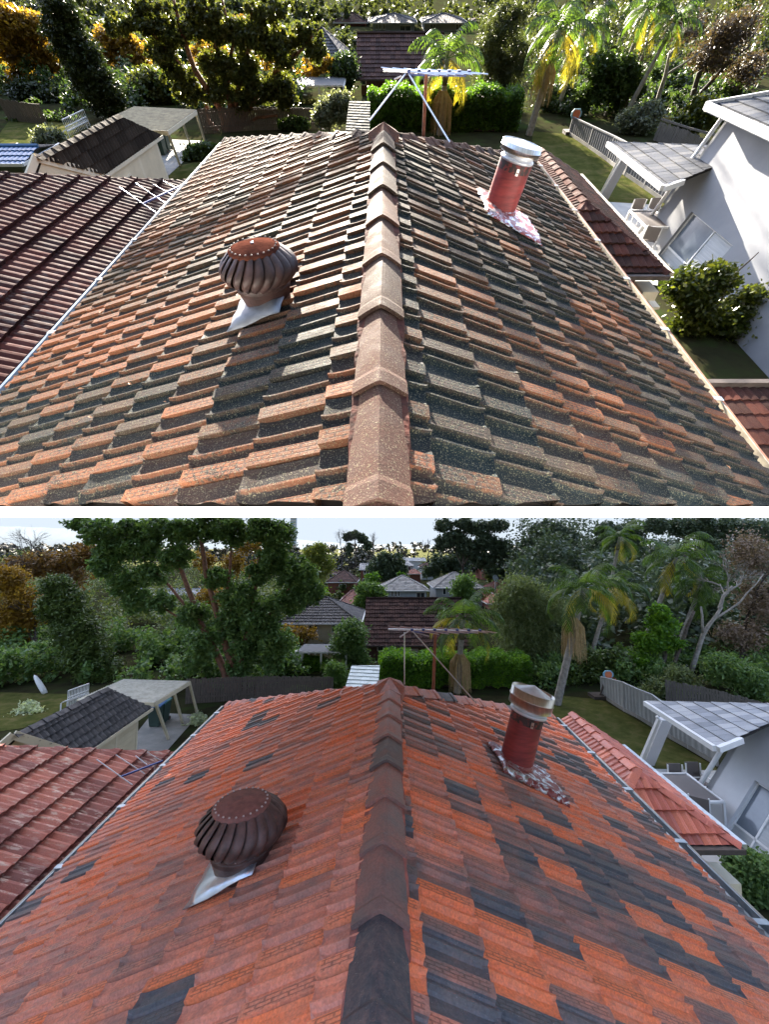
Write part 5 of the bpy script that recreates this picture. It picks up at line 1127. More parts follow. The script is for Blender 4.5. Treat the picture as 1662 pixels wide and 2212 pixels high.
block_house('cream house with blue grey roof at the far left edge in sunlight', 60, -30, 78, 188, 150, 215, 5, CREAM, paint('blue_grey_metal_roof', (.24, .28, .34), .4), tk=K_B, kind='gable', wins=[(32, 164, 45, 184)])
block_house('blue sheet roofed shed at the left edge in front of the garage in sunlight', 27.5, -40, 58, 352, 318, 380, 3.2, GREENW, paint('blue_metal_roof', (.05, .14, .3), .35), tk=K_B, kind='gable', name='shed', cat='shed')
F = L
for i, (px, Y, w_, pe, wl, tl) in enumerate(((560, 120, 40, 1222, CREAM, T_BRN), (640, 118, 44, 1226, GREYW, T_LG), (842, 118, 26, 1216, CREAM, T_NBL), (925, 112, 34, 1226, WHITEW, T_BRN), (1060, 112, 44, 1222, BRICKR, T_NBL), (1130, 116, 50, 1226, CREAM, T_BRN), (980, 122, 30, 1214, GREYW, T_LG), (716, 100, 34, 1240, CREAM, T_BRN))):
    block_house(['small brown roofed house far behind the big tree, left', 'grey roofed house far behind the big tree crown', 'small red roofed house far away above the pale blue house', 'white walled house far away right of the red brown roof', 'red brick house far away behind the tall eucalypt', 'cream house far away left of the domed tree', 'small grey house far away at the foot of the eucalypt', 'cream house with brown roof far away above the faded hip roof'][i], Y, px - w_ / 2, px + w_ / 2, pe, pe - 11, pe + 16, 8, wl, tl, tk=K_B, kind='hip', wins=[(px - 5, pe + 2, px + 3, pe + 7, 0)])
Yd = F.g(880, 1422).y
h = block_house('steep dark brown tiled brick house with a striped awning, in the dull view', Yd, 786, 1018, 1393, 1293, 1423, 7.5, BRICKD, T_BRN, kind='gable', tk=K_D, lim=300, wins=[(816, 1394, 829, 1406, 0), (852, 1417, 900, 1428, 2)], wm=BARKD); awning(h, Yd - .1, 849, 1401, 904, 1416)
block_house('cream walled house with dark tile roof behind the tall trees, dull view', 38, 600, 782, 1346, 1290, 1420, 7, CREAM, T_DARK, tk=K_D, kind='hip', wins=[(717, 1350, 735, 1365), (668, 1350, 688, 1362)], lim=200)
block_house('pale blue house with grey hip roof and narrow windows, just above the dark roof', 58, 818, 928, 1276, 1243, 1300, 8, BLUEW, T_LG, tk=K_D, kind='hip', lim=200, wins=[(846, 1277, 850, 1288, 0), (853, 1277, 857, 1288, 0), (860, 1277, 864, 1288, 0), (900, 1280, 918, 1291, 1), (831, 1280, 839, 1294, 0)])
block_house('brick and cream house with grey hip roof behind the first palm, dull view', 62, 936, 1048, 1270, 1236, 1295, 8, GREYW, T_LG, tk=K_D, kind='hip', wins=[(957, 1271, 964, 1284, 0), (1022, 1272, 1036, 1286, 1)], lim=100)
block_house('tall narrow red brick house with blue grey roof, left of the pale blue house', 86, 776, 802, 1231, 1217, 1275, 6, BRICKR, T_GREY, tk=K_B, kind='gable', wins=[(786, 1232, 797, 1240, 1), (784, 1250, 794, 1262, 1)])
block_house('low house with faded brown hip roof and white porch, left of centre', 78, 704, 772, 1258, 1232, 1275, 9, BRICKR, T_BRN, tk=K_B, kind='hip', wins=[(733, 1262, 748, 1270, 0)])
block_house('low house with orange brown hip roof behind the dark tiled roof', 54, 728, 786, 1306, 1275, 1330, 7, BRICKR, T_NBL, tk=K_R, kind='hip')
block_house('small blue grey roofed house between the dark trees in the distance', 105, 866, 896, 1222, 1211, 1240, 7, GREYW, T_GREY, tk=K_B, kind='hip', wins=[(882, 1224, 888, 1232, 0)])
block_house('small house with red brown roof in the distance, right of the dark trees', 98, 882, 912, 1240, 1229, 1250, 7, BRICKR, T_NBL, tk=K_B, kind='hip')
block_house('red tiled house by the satellite dish at the right of the far houses', 66, 1066, 1130, 1282, 1252, 1310, 9, BRICKR, T_NBL, tk=K_R, kind='hip')
block_house('small red tiled roof beside the grey green tree, below the satellite dish', 58, 1052, 1098, 1304, 1284, 1320, 5, BRICKR, T_EXL, tk=K_R, kind='hip')
block_house('long low white industrial building in the far distance, left', 150, 690, 736, 1217, 1207, 1228, 12, WHITEW, paint('white_metal_roof', (.26, .28, .32), .5), tk=K_B, kind='gable')
block_house('long low white industrial building in the far distance, centre', 165, 872, 922, 1212, 1205, 1220, 12, WHITEW, paint('grey_metal_roof', (.3, .32, .34), .4), tk=K_B, kind='gable')
block_house('long white roofed building behind the conifer and the tall trees, dull view', 70, 190, 430, 1330, 1272, 1380, 16, GREYW, paint('white_metal_roof', (.26, .28, .32), .5), tk=K_B, kind='gable', wins=[(305, 1335, 320, 1352), (340, 1335, 356, 1352)])
block_house('white roofed house at the far left behind the yellow trees, dull view', 46, 20, 110, 1392, 1372, 1440, 6, GREYW, paint('blue_grey_metal_roof', (.24, .28, .34), .4), tk=K_B, kind='gable')
dish((1070, 1250), 60, 8, 'grey mesh satellite dish on a pole near the red roofs')
pergola(640, 748, 1412, 1395, F.g(690, 1452).y, 3.0, 'clear roofed pergola at the back of the cream walled house, dull view', 1452)
tank((632, 1449), 'white water tank on the lawn beyond the dull paling fence')
shed_roof([(760, 1438), (821, 1439), (815, 1484), (742, 1478)], 2.1, 'small shed with a pale green sheet roof in front of the dull hedge', T_SHED)
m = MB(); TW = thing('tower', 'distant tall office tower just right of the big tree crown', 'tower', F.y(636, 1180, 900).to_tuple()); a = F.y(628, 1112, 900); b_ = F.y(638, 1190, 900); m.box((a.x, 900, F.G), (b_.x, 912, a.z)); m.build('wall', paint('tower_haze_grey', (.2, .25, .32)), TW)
for i in range(10):
    m = MB(); z = a.z - 3 - i * 5.5; m.box((a.x - .3, 899.3, z), (b_.x + .3, 899.9, z + 2)); m.build('floor_band', GREYW, TW)
# closed white umbrella, garden chair, lattice bench left
UM = thing('patio_umbrella', 'closed white garden umbrella standing tilted beside the conifer, dull view', 'umbrella', F.g(98, 1498).to_tuple()); c0 = F.g(98, 1498); c1 = F.y(74, 1458, c0.y)
m = MB(); m.tube([lerp(c0, c1, .0), lerp(c0, c1, .2), lerp(c0, c1, .6), lerp(c0, c1, .9), c1], [.13, .15, .14, .09, .02], n=10); m.build('canopy', WHITET, UM, smooth=True); m = MB(); m.tube([Vector((c0.x, c0.y, F.G)), c0 + Vector((0, 0, .1))], .04, n=6); m.build('pole', WHITET, UM)
def lattice(a_px, b_px, h, label):
    a, b = F.g(*a_px), F.g(*b_px); t = thing('garden_bench', label, 'bench', a); m = MB()
    for i in range(15): f = i / 14; p = lerp(a, b, f); m.bar(p + Vector((0, 0, .1)), p + Vector((0, 0, h)), .03, .02, up=(0, 1, 0))
    for z in (.35, .55, h): m.bar(a + Vector((0, 0, z)), b + Vector((0, 0, z)), .05, .05)
    m.build('backrest', WHITET, t); m = MB(); o = Vector((.0, -.45, .42)); m.slab([a + Vector((0, 0, .42)), b + Vector((0, 0, .42)), b + o, a + o], (0, 0, .04)); m.build('seat', WHITET, t)
    for p in (a, b):
        for q in (Vector(), Vector((0, -.45, 0))): m = MB(); m.bar(p + q, p + q + Vector((0, 0, .42)), .05, .05, up=(0, 1, 0)); m.build('leg', WHITET, t)
F = U; lattice((152, 300), (196, 276), .9, 'white lattice garden bench behind the sunlit garage')
F = L; lattice((145, 1530), (190, 1512), .9, 'white lattice garden bench behind the dull garage')
# ---------------------------------------------------------------- trees and plants
def hedge(label, x0, x1, py_top, base_px, deep, lm, n, leafpx, seed, name='hedge'):
    a, b = F.g(x0, base_px), F.g(x1, base_px); Y = a.y; zt = F.ztop(a, py_top); t = thing(name, label, 'hedge', ((a.x + b.x) / 2, Y, F.G)); rg = np.random.default_rng(seed)
    lo = np.array([a.x, Y, F.G]); hi = np.array([b.x, Y + deep, zt]); fc = rg.random(n); P = lo + rg.random((n, 3)) * (hi - lo); k = fc < .5; P[k, 1] = lo[1] + rg.normal(size=k.sum()) * .12; k = fc > .6; P[k, 2] = hi[2] + rg.normal(size=k.sum()) * .1
    P[:, 2] += .14 * np.sin(P[:, 0] * 2.1) + .08 * np.sin(P[:, 0] * 5.3); me = leaf_mesh('foliage', P - np.array(BASE[t.name]), np.array([0, -.4, .8]), leafpx * pxm(a), seed); me.materials.append(leafv(lm)); o = bpy.data.objects.new('foliage', me); COL.objects.link(o); o.parent = t
    m = MB(); m.slab([(a.x + .1, Y + .15, F.G), (b.x - .1, Y + .15, F.G), (b.x - .1, Y + deep - .1, F.G), (a.x + .1, Y + deep - .1, F.G)], (0, 0, zt - F.G - .3)); m.build('inner_branches', BARKD, t)
def woods(label_kind, Ys, rows, n, lm, leafpx, seed, name='woodland', xr=(-60, 1720)):
    r = random.Random(seed); B = []
    for Y, (y0, y1, rx, ry, cnt) in zip(Ys, rows):
        for i in range(cnt): B.append(blob3((r.uniform(*xr), r.uniform(y0, y1), rx * r.uniform(.6, 1.3), ry * r.uniform(.6, 1.3)), Y + r.uniform(-8, 8)))
    plant(label_kind, B, n, lm, leafpx, seed, name)
def plant(label_kind, B, n, lm, leafpx, seed, name):
    P = scatter(B, n, seed, clump=.3); c = B[0][0]; b = Vector((0, c.y, F.G)); P = P[P[:, 2] > F.G]; me = leaf_mesh(name, P - np.array(b), np.array([0, -.3, .8]), 1.15 * leafpx * pxm(c), seed); me.materials.append(leafv(lm))
    o = bpy.data.objects.new(name, me); COL.objects.link(o); o.matrix_world = F.M @ Matrix.Translation(b); o['kind'] = 'stuff'; o['label'] = label_kind; o['category'] = 'woodland'
def grove(label_kind, pb0, pb1, rx, h, cnt, n, lm, leafpx, seed, xr, name='woodland'):
    """trees rooted on the ground between picture rows pb0 and pb1"""
    r = random.Random(seed); B = []
    for i in range(cnt):
        px = r.uniform(*xr); pb = lerp(pb0, pb1, (i + r.random()) / cnt); Y = F.g(px, pb).y; hh = h * r.uniform(.6, 1.35); B.append(blob3((px, pb - hh * .5, rx * r.uniform(.6, 1.2), hh * .5), Y))
    r.shuffle(B); plant(label_kind, B, n, lm, leafpx, seed, name)
F = U
S_ = 'in the sunlit view'
grove('woods behind the golden trees along the top of the sunlit view', 44, 150, 34, 54, 120, 42000, G_MIDF, 6.5, 1, (-60, 670))
grove('woods behind the palms along the top of the sunlit view', 44, 180, 34, 58, 120, 42000, G_MIDF, 6.5, 8, (1050, 1720))
grove('woods behind the far houses of the sunlit view', 40, 56, 24, 26, 60, 12000, G_MIDF, 6, 9, (640, 1110))
grove('tall woods closing the top edge of the sunlit view', 46, 58, 40, 100, 50, 14000, G_MIDF, 8, 19, (-60, 1720))
grove('garden trees left of the steep dark roof of the sunlit view', 84, 130, 22, 30, 22, 6000, G_MIDF, 6, 3, (660, 772))
grove('dark undergrowth along the sunlit fences', 150, 252, 36, 56, 90, 38000, G_BIG, 6.5, 5, (-40, 640))
grove('dark undergrowth behind the grey steel fence of the sunlit view', 180, 255, 34, 50, 60, 28000, G_BIG, 6.5, 6, (1160, 1600))
t = tree('conifer', 'tall dark leaning conifer behind the garage ' + S_, 235, 41, [(125, 20, 42, 40), (140, 70, 48, 40), (165, 110, 52, 40), (190, 150, 52, 42), (212, 190, 52, 40), (232, 225, 42, 30)], G_DARK, 34000, 7, [([(245, 262), (200, 170), (130, 20)], 7, 3)], seed=11, clump=.16, asp=.3)
t = tree('yellow_tree', 'golden autumn tree at the top left corner ' + S_, 40, 52, [(60, 60, 48, 36), (30, 110, 40, 38), (85, 120, 36, 30), (50, 170, 36, 26), (105, 145, 24, 16), (20, 50, 36, 40)], G_YEL, 15000, 6.5, [([(118, 215), (95, 150), (50, 90)], 5, 2), ([(110, 200), (60, 120), (20, 60)], 4, 1.5)], seed=12, percl=30); twigs(t, 52, (110, 205), (60, 40), .42, 4, 3, BARKD, 3)
t = tree('yellow_tree', 'golden autumn tree between the conifer and the tall red barked tree ' + S_, 290, 56, [(245, 85, 40, 26), (280, 120, 38, 34), (300, 160, 30, 24), (240, 120, 26, 22)], G_YEL, 9000, 6, [([(305, 225), (290, 150), (250, 80)], 4, 1.5)], seed=13, percl=26); twigs(t, 56, (300, 215), (275, 70), .42, 4, 3, BARKD, 5)
tree('bushy_tree', 'rounded green shrub mass right of the conifer ' + S_, 320, 47, [(330, 185, 44, 34), (360, 205, 40, 24), (300, 200, 26, 22)], G_BIGY, 10000, 6, seed=14)
tree('dark_shrubbery', 'dark shrubbery under the golden tree at left ' + S_, 120, 48, [(100, 215, 60, 30), (150, 225, 40, 30), (60, 200, 40, 26)], G_DARK, 9000, 6, seed=15)
big = [(260, 55, 42, 26), (315, 50, 44, 30), (370, 70, 44, 34), (420, 60, 40, 30), (470, 70, 44, 34), (520, 70, 44, 36), (570, 80, 44, 44), (610, 110, 38, 40), (660, 75, 38, 30), (350, 120, 36, 32), (385, 165, 36, 30), (410, 200, 34, 26), (470, 140, 40, 36), (520, 150, 44, 40), (560, 190, 40, 34), (600, 190, 40, 36), (470, 200, 36, 30), (620, 220, 24, 22), (680, 110, 26, 26), (520, 215, 36, 24), (440, 20, 60, 25), (580, 20, 60, 25), (330, 15, 50, 20)]
tree('tall_tree', 'big spreading tree with many red brown trunks behind the ridge ' + S_, 494, 38, big, G_BIGY, 52000, 6.5,
     [([(494, 298), (478, 240), (420, 150), (388, 60), (375, 0)], 8, 3), ([(496, 298), (498, 220), (470, 110), (440, 0)], 8, 3), ([(500, 298), (512, 210), (535, 120), (545, 20)], 7, 2.5), ([(482, 298), (450, 262), (446, 225)], 6, 4), ([(498, 296), (530, 250), (590, 160), (620, 90)], 6, 2), ([(505, 296), (490, 190), (505, 90), (480, 0)], 6, 2), ([(400, 150), (360, 110), (320, 60)], 3, 1.5), ([(510, 280), (555, 255), (600, 250)], 4, 2), ([(590, 160), (650, 110), (690, 60)], 4, 1.5)], BARKR, seed=21, clump=.2)
bt = bpy.data.objects['tall_tree']; r_ = random.Random(77); B = []
for i in range(26): B.append((Vector((r_.uniform(-6.5, 3.5), 38 + r_.uniform(-3, 3), r_.uniform(3.2, 9.5))), Vector((1.1, 1.1, .8))))
P = scatter(B, 9000, 78); me = leaf_mesh('upper_crown', P - np.array(BASE['tall_tree']), np.array([0, 0, .8]), .2, 79); me.materials.append(leafv(G_BIGY)); o = bpy.data.objects.new('upper_crown', me); COL.objects.link(o); o.parent = bt
m = MB()
for a_, b_ in (((-11, 38, -2), (-8, 38, 5)), ((-8, 38, 5), (-3, 38, 7)), ((-3, 38, 7), (2, 38, 7.5)), ((-5, 38, 6.2), (-1, 38, 4.5))): m.tube([a_, b_], [.16, .1], n=6)
m.build('upper_limb', BARKR, bt)
tree('yellow_tree', 'sparse orange leaved tree left of the steep dark roof ' + S_, 640, 50, [(600, 130, 40, 26), (690, 140, 36, 22), (650, 165, 40, 20), (560, 100, 30, 24), (450, 120, 40, 30), (520, 60, 30, 26)], G_YEL, 6500, 6, [([(640, 240), (620, 180), (600, 130)], 3, 1)], seed=22, percl=20)
tree('bushy_tree', 'dark green bush left of the steep dark roof ' + S_, 745, 50, [(742, 150, 32, 32), (735, 180, 28, 20)], G_BIG, 9000, 5, seed=23)
tree('silver_shrub', 'silvery flowering shrub in front of the small shed ' + S_, 715, 36.5, [(712, 235, 24, 30), (735, 215, 24, 20), (700, 255, 22, 22), (740, 245, 20, 24)], G_SILV, 8000, 5, [([(712, 290), (712, 240)], 3, 2)], seed=24, cat='shrub')
tree('low_shrub', 'low green shrub in front of the paling fence ' + S_, 635, 38, [(635, 270, 34, 16)], G_MID, 3500, 5, seed=25, cat='shrub')
hedge('bright green clipped hedge beyond the ridge peak ' + S_, 796, 1120, 202, 285, 2.0, G_HEDGE, 30000, 5.5, 31)
tree('weeping_tree', 'feathery grey green tree between the two palms ' + S_, 1080, 44, [(1080, 70, 44, 40), (1060, 120, 46, 40), (1095, 160, 44, 44), (1060, 190, 40, 40), (1090, 230, 40, 40), (1120, 120, 34, 40), (1050, 245, 30, 36), (1120, 265, 30, 26), (1110, 30, 40, 30)], G_WILL, 30000, 6.5, [([(1085, 300), (1080, 200), (1075, 80)], 6, 2)], seed=32, asp=.22, down=.9)
palm('king palm with orange flower spray left of the feathery tree ' + S_, (950, 292), (967, 128), 112, 6.5, 41, n=15, flower=((957, 206), 24, 72), elev=(80, -30), old=.35)
palm('king palm with straw flower spray right of the feathery tree ' + S_, (1143, 293), (1210, 66), 118, 7, 42, n=14, flower=((1184, 142), 24, 66), old=.3)
bt = bpy.data.objects['palm_tree.001']; tg = tree('tall_gum', 'tall airy gum tree rising out of the picture behind the palms of the sunlit view', 1290, 46, [], None, 0, 0, [([(1290, 236), (1300, 100), (1310, 0)], 5, 3)], BARKP, seed=91)
B = [(Vector((r_.uniform(4, 14), 46 + r_.uniform(-3, 3), r_.uniform(.6, 6.5))), Vector((1.0, 1.0, .8))) for i in range(24)]
P = scatter(B, 8000, 92); me = leaf_mesh('crown', P - np.array(BASE[tg.name]), np.array([0, 0, .8]), .2, 93); me.materials.append(leafv(G_MID)); o = bpy.data.objects.new('crown', me); COL.objects.link(o); o.parent = tg
m = MB(); a_ = F.y(1310, 0, 46); m.tube([a_, (9, 46, 1.5), (9, 46, 5)], [.12, .1, .05], n=6); m.tube([(9, 46, 1.5), (12, 46, 4)], [.08, .04], n=5); m.tube([a_, (6, 46, 3)], [.08, .04], n=5); m.build('limb', BARKP, tg)
palm('slim palm with no flower spray near the fence corner ' + S_, (1202, 243), (1268, 62), 96, 4.5, 43, n=13, old=.3)
palm('tall palm reaching out of the picture above the right trees ' + S_, (1310, 250), (1400, 20), 96, 5, 44, n=12, old=.15)
palm('leaning palm above the bare branched tree at right ' + S_, (1345, 262), (1458, 50), 84, 5, 45, n=12, old=.1)
tree('leafy_tree', 'mid green tree behind the grey steel fence ' + S_, 1345, 42, [(1350, 150, 40, 30), (1330, 190, 34, 28), (1365, 190, 34, 26), (1300, 150, 34, 34), (1290, 200, 34, 30)], G_MID, 14000, 6, [([(1330, 285), (1365, 190)], 5, 3), ([(1328, 275), (1375, 160), (1400, 90)], 5, 3)], seed=51)
tree('grey_shrub', 'grey green shrub behind the fence beside the porch ' + S_, 1395, 37, [(1392, 262, 32, 30), (1362, 262, 26, 24), (1410, 240, 26, 20)], G_SILV, 8000, 5, seed=52, cat='shrub')
tree('round_shrub', 'round leafy shrub next to the white building roof ' + S_, 1500, 35, [(1500, 262, 38, 30), (1540, 250, 34, 28), (1520, 225, 30, 20)], G_GLOSS, 9000, 5.5, seed=53, cat='shrub')
t = tree('bare_tree', 'bare pale branched tree above the fence at right ' + S_, 1420, 42, [], None, 0, 0, [([(1405, 260), (1438, 165), (1450, 110)], 5, 3), ([(1438, 165), (1490, 130), (1530, 100)], 2.5, 1)], BARKP, seed=54); twigs(t, 42, (1450, 115), (1500, 20), .5, 5, 3.5, BARKP, 7)
t = tree('bare_tree', 'dark leafless tree at the top right corner ' + S_, 1540, 44, [(1590, 70, 50, 50), (1540, 120, 50, 40), (1610, 150, 40, 40), (1480, 60, 44, 40)], G_BROWN, 9000, 5, [([(1495, 230), (1510, 160), (1560, 80)], 6, 3), ([(1500, 220), (1560, 150), (1620, 100)], 5, 2)], BARKD, seed=55, percl=16); twigs(t, 44, (1510, 170), (1570, 20), .5, 5, 4, BARKD, 8)
tree('glossy_shrub', 'glossy leaved shrub against the sunlit white wall, bottom right of the sunlit view', 1540, 12.5, [(1490, 620, 42, 42), (1540, 610, 44, 36), (1500, 680, 50, 40), (1570, 700, 52, 50), (1530, 750, 52, 50), (1590, 780, 50, 50), (1620, 660, 30, 40), (1540, 820, 70, 40), (1640, 800, 30, 60)], G_GLOSS, 34000, 9, [([(1540, 800), (1530, 700), (1590, 590), (1640, 545)], 4, 1)], seed=61, cat='shrub')
tree('clipped_hedge', 'dark clipped hedge at the far left behind the silver shrub ' + S_, 110, 41, [(60, 262, 40, 14), (120, 262, 50, 16), (165, 268, 28, 14)], G_MID, 8000, 5, seed=62, cat='hedge')
tree('silver_shrub', 'grey green round shrub left of the garage ' + S_, 108, 34.5, [(108, 300, 30, 26), (95, 315, 24, 18)], G_SILV, 6000, 5, seed=63, cat='shrub')
tree('garden_shrub', 'leafy green shrub between the carport and the sunlit roof ' + S_, 430, 31, [(420, 335, 22, 22), (450, 325, 24, 18), (412, 352, 18, 14)], G_MID, 5000, 5, seed=64, cat='shrub')

F = L; S_ = 'in the dull view'
grove('dark tangle of trees filling the right side of the dull view', 1270, 1440, 44, 140, 120, 66000, G_EUC, 7, 103, (1120, 1720))
grove('dark undergrowth behind the fences of the dull view', 1430, 1492, 36, 50, 40, 20000, G_BIG, 7, 105, (1150, 1720))
grove('mixed trees in the middle distance at the left of the dull view', 1262, 1400, 36, 64, 110, 44000, G_MIDF, 6.5, 108, (-40, 660))
grove('dark undergrowth at the left of the dull view', 1400, 1490, 36, 66, 60, 30000, G_BIG, 7, 106, (-40, 640))
grove('garden shrubs between the far houses of the dull view', 1222, 1300, 20, 22, 110, 20000, G_MIDF, 5, 107, (560, 1160))
woods('distant hazy tree line under the sky', (260, 330, 420), [(1188, 1198, 46, 12, 60), (1184, 1190, 50, 10, 60), (1182, 1186, 50, 8, 50)], 22000, G_FARB, 9, 101)
woods('distant dark tree belt behind the far houses', (120, 150), [(1206, 1228, 34, 16, 46), (1200, 1212, 34, 14, 40)], 22000, G_FAR, 7, 102)
tree('conifer', 'tall dark conifer behind the carport ' + S_, 194, 28, [(125, 1275, 34, 34), (140, 1315, 44, 40), (165, 1360, 46, 42), (185, 1405, 48, 44), (215, 1450, 46, 36), (225, 1480, 40, 22), (110, 1310, 28, 30)], G_DARK, 40000, 7, [([(235, 1510), (205, 1450), (150, 1300)], 6, 2)], seed=111, clump=.16, asp=.3)
t = tree('yellow_tree', 'golden brown autumn tree at the left edge ' + S_, 40, 33, [(40, 1300, 36, 34), (25, 1350, 36, 36), (70, 1330, 26, 26), (45, 1400, 30, 24), (20, 1250, 34, 30)], G_YEL, 10000, 6, [([(95, 1440), (70, 1380), (40, 1300)], 5, 2)], seed=112, percl=26); twigs(t, 33, (92, 1430), (40, 1250), .42, 4, 3, BARKD, 13)
t = tree('rusty_tree', 'rusty brown sparse tree with bare twigs at the top left ' + S_, 110, 44, [(60, 1225, 50, 26), (120, 1215, 44, 26), (150, 1250, 36, 26), (180, 1200, 30, 26)], G_RUSTY, 8000, 5.5, [([(130, 1400), (120, 1280), (90, 1180)], 4, 1.5)], seed=113, percl=20); twigs(t, 44, (118, 1300), (70, 1130), .45, 5, 3.5, BARKD, 14)
tree('dark_shrubbery', 'dark shrubbery behind the umbrella at left ' + S_, 70, 30.5, [(60, 1455, 56, 34), (110, 1450, 40, 34), (20, 1440, 30, 34)], G_DARK, 9000, 6, seed=114)
big = [(175, 1135, 34, 16), (215, 1150, 40, 30), (250, 1185, 38, 30), (280, 1145, 36, 26), (230, 1220, 34, 28), (310, 1180, 40, 30), (270, 1260, 36, 28), (340, 1140, 44, 26), (400, 1150, 44, 30), (380, 1200, 40, 28), (450, 1140, 44, 28), (500, 1150, 44, 32), (560, 1145, 44, 28), (600, 1160, 36, 36), (590, 1210, 36, 34), (640, 1240, 40, 38), (670, 1280, 34, 26), (620, 1300, 40, 30), (330, 1240, 34, 26), (300, 1300, 36, 26), (350, 1300, 30, 22), (520, 1290, 44, 36), (560, 1340, 44, 36), (500, 1350, 40, 30), (420, 1330, 34, 30), (450, 1390, 40, 30), (540, 1400, 44, 30), (600, 1380, 36, 34), (420, 1430, 34, 24), (470, 1250, 30, 24), (590, 1430, 26, 24), (520, 1440, 30, 22), (560, 1240, 30, 26)]
tree('tall_tree', 'big spreading tree with many red brown trunks filling the upper left ' + S_, 500, 25.5, big, G_BIG, 85000, 6.5,
     [([(500, 1520), (485, 1450), (430, 1340), (395, 1240), (370, 1180)], 9, 3), ([(503, 1520), (500, 1430), (470, 1330), (440, 1200), (430, 1130)], 9, 3), ([(506, 1520), (520, 1430), (540, 1330), (560, 1200)], 8, 3), ([(490, 1520), (452, 1490), (440, 1465)], 7, 5), ([(510, 1515), (560, 1490), (590, 1470)], 6, 3), ([(500, 1500), (510, 1380), (490, 1280), (500, 1150)], 7, 2), ([(430, 1340), (370, 1270), (300, 1200)], 4, 1.5), ([(530, 1380), (590, 1320), (640, 1250)], 5, 2), ([(440, 1330), (380, 1330), (320, 1290)], 3, 1), ([(395, 1240), (330, 1180), (260, 1150)], 3, 1)], BARKR, seed=121, clump=.18)
tree('yellow_tree', 'yellow leaved tree seen through the trunks of the big tree ' + S_, 470, 36, [(460, 1290, 30, 22), (500, 1220, 26, 26), (440, 1210, 26, 18), (620, 1380, 30, 24), (660, 1370, 30, 16), (560, 1230, 24, 24), (540, 1180, 30, 18)], G_YEL, 7500, 5, [([(480, 1440), (470, 1350), (460, 1290)], 3, 1)], seed=122, percl=20)
tree('bushy_tree', 'dark round tree left of the steep dark roof ' + S_, 760, 30, [(758, 1372, 34, 30), (765, 1405, 28, 26), (740, 1400, 24, 24), (770, 1430, 26, 20)], G_BIG, 12000, 5, seed=123)
tree('spiky_shrub', 'tall spiky shrub in front of the small pale shed ' + S_, 725, 26, [(722, 1445, 18, 18), (735, 1465, 20, 20), (715, 1480, 18, 18), (755, 1470, 16, 16)], G_MID, 7000, 7, [([(725, 1510), (728, 1450)], 3, 2)], seed=124, cat='shrub', asp=.16)
tree('low_shrub', 'low green shrub in front of the paling fence ' + S_, 650, 25, [(650, 1498, 36, 14)], G_MID, 3500, 5, seed=125, cat='shrub')
hedge('bright green clipped hedge beyond the ridge peak ' + S_, 818, 1150, 1424, 1486, 2.0, G_HEDGE, 32000, 5.5, 131); hedge('small low clipped hedge in front of the pergola ' + S_, 655, 722, 1428, 1452, .8, G_HEDGE, 5000, 4.5, 132)
tree('weeping_tree', 'feathery grey green tree between the two palms ' + S_, 1130, 30, [(1130, 1275, 46, 34), (1100, 1310, 40, 36), (1150, 1320, 46, 42), (1110, 1370, 42, 40), (1160, 1380, 46, 44), (1130, 1430, 46, 40), (1180, 1440, 44, 40), (1090, 1460, 30, 36), (1140, 1480, 46, 30), (1190, 1320, 34, 40)], G_WILL, 40000, 6.5, [([(1140, 1520), (1135, 1400), (1130, 1290)], 6, 2)], seed=133, asp=.22, down=.9)
palm('king palm with straw flower spray right of the antenna ' + S_, (988, 1496), (1001, 1338), 118, 6.5, 141, n=15, flower=((994, 1420), 24, 78), elev=(80, -30), old=.4)
palm('king palm with straw flower spray above the silver flue cowl ' + S_, (1203, 1522), (1262, 1270), 124, 7.5, 142, n=15, flower=((1238, 1342), 24, 82), old=.35)
palm('slim palm behind the tall palm with the flower spray ' + S_, (1265, 1456), (1322, 1268), 100, 4.5, 143, n=13, old=.45)
palm('tall palm with reddish crown shaft near the top right ' + S_, (1376, 1430), (1462, 1205), 112, 5, 144, n=14, old=.1)
palm('palm with bright young fronds at the right ' + S_, (1450, 1440), (1515, 1262), 92, 4.5, 145, n=13, old=.0)
palm('far palm rising behind the others toward the sky ' + S_, (1290, 1420), (1340, 1160), 80, 4, 146, n=12, old=.1)
tree('leafy_tree', 'bright leafy tree behind the grey steel fence ' + S_, 1400, 28, [(1430, 1350, 30, 22), (1405, 1385, 34, 20), (1380, 1430, 40, 18), (1450, 1390, 26, 16), (1360, 1440, 26, 14), (1425, 1320, 22, 14)], G_HEDGE, 12000, 6, [([(1410, 1500), (1440, 1400), (1455, 1340)], 6, 4), ([(1430, 1500), (1480, 1370), (1500, 1320)], 5, 3)], seed=151)
tree('dark_shrubbery', 'dark shrubbery under the palms by the basketball hoop ' + S_, 1250, 27.5, [(1230, 1460, 40, 34), (1280, 1440, 34, 34), (1200, 1480, 34, 30), (1330, 1430, 34, 26)], G_DARK, 12000, 6, seed=152)
tree('grey_shrub', 'grey green shrub behind the fence beside the porch ' + S_, 1450, 25, [(1440, 1490, 40, 26), (1470, 1470, 34, 28), (1410, 1500, 28, 18)], G_WILL, 9000, 5, seed=153, cat='shrub')
tree('round_shrub', 'dark leafy shrub at the right edge above the porch ' + S_, 1600, 24, [(1600, 1460, 36, 30), (1630, 1480, 34, 30), (1560, 1440, 34, 28)], G_BIG, 10000, 5.5, seed=154, cat='shrub')
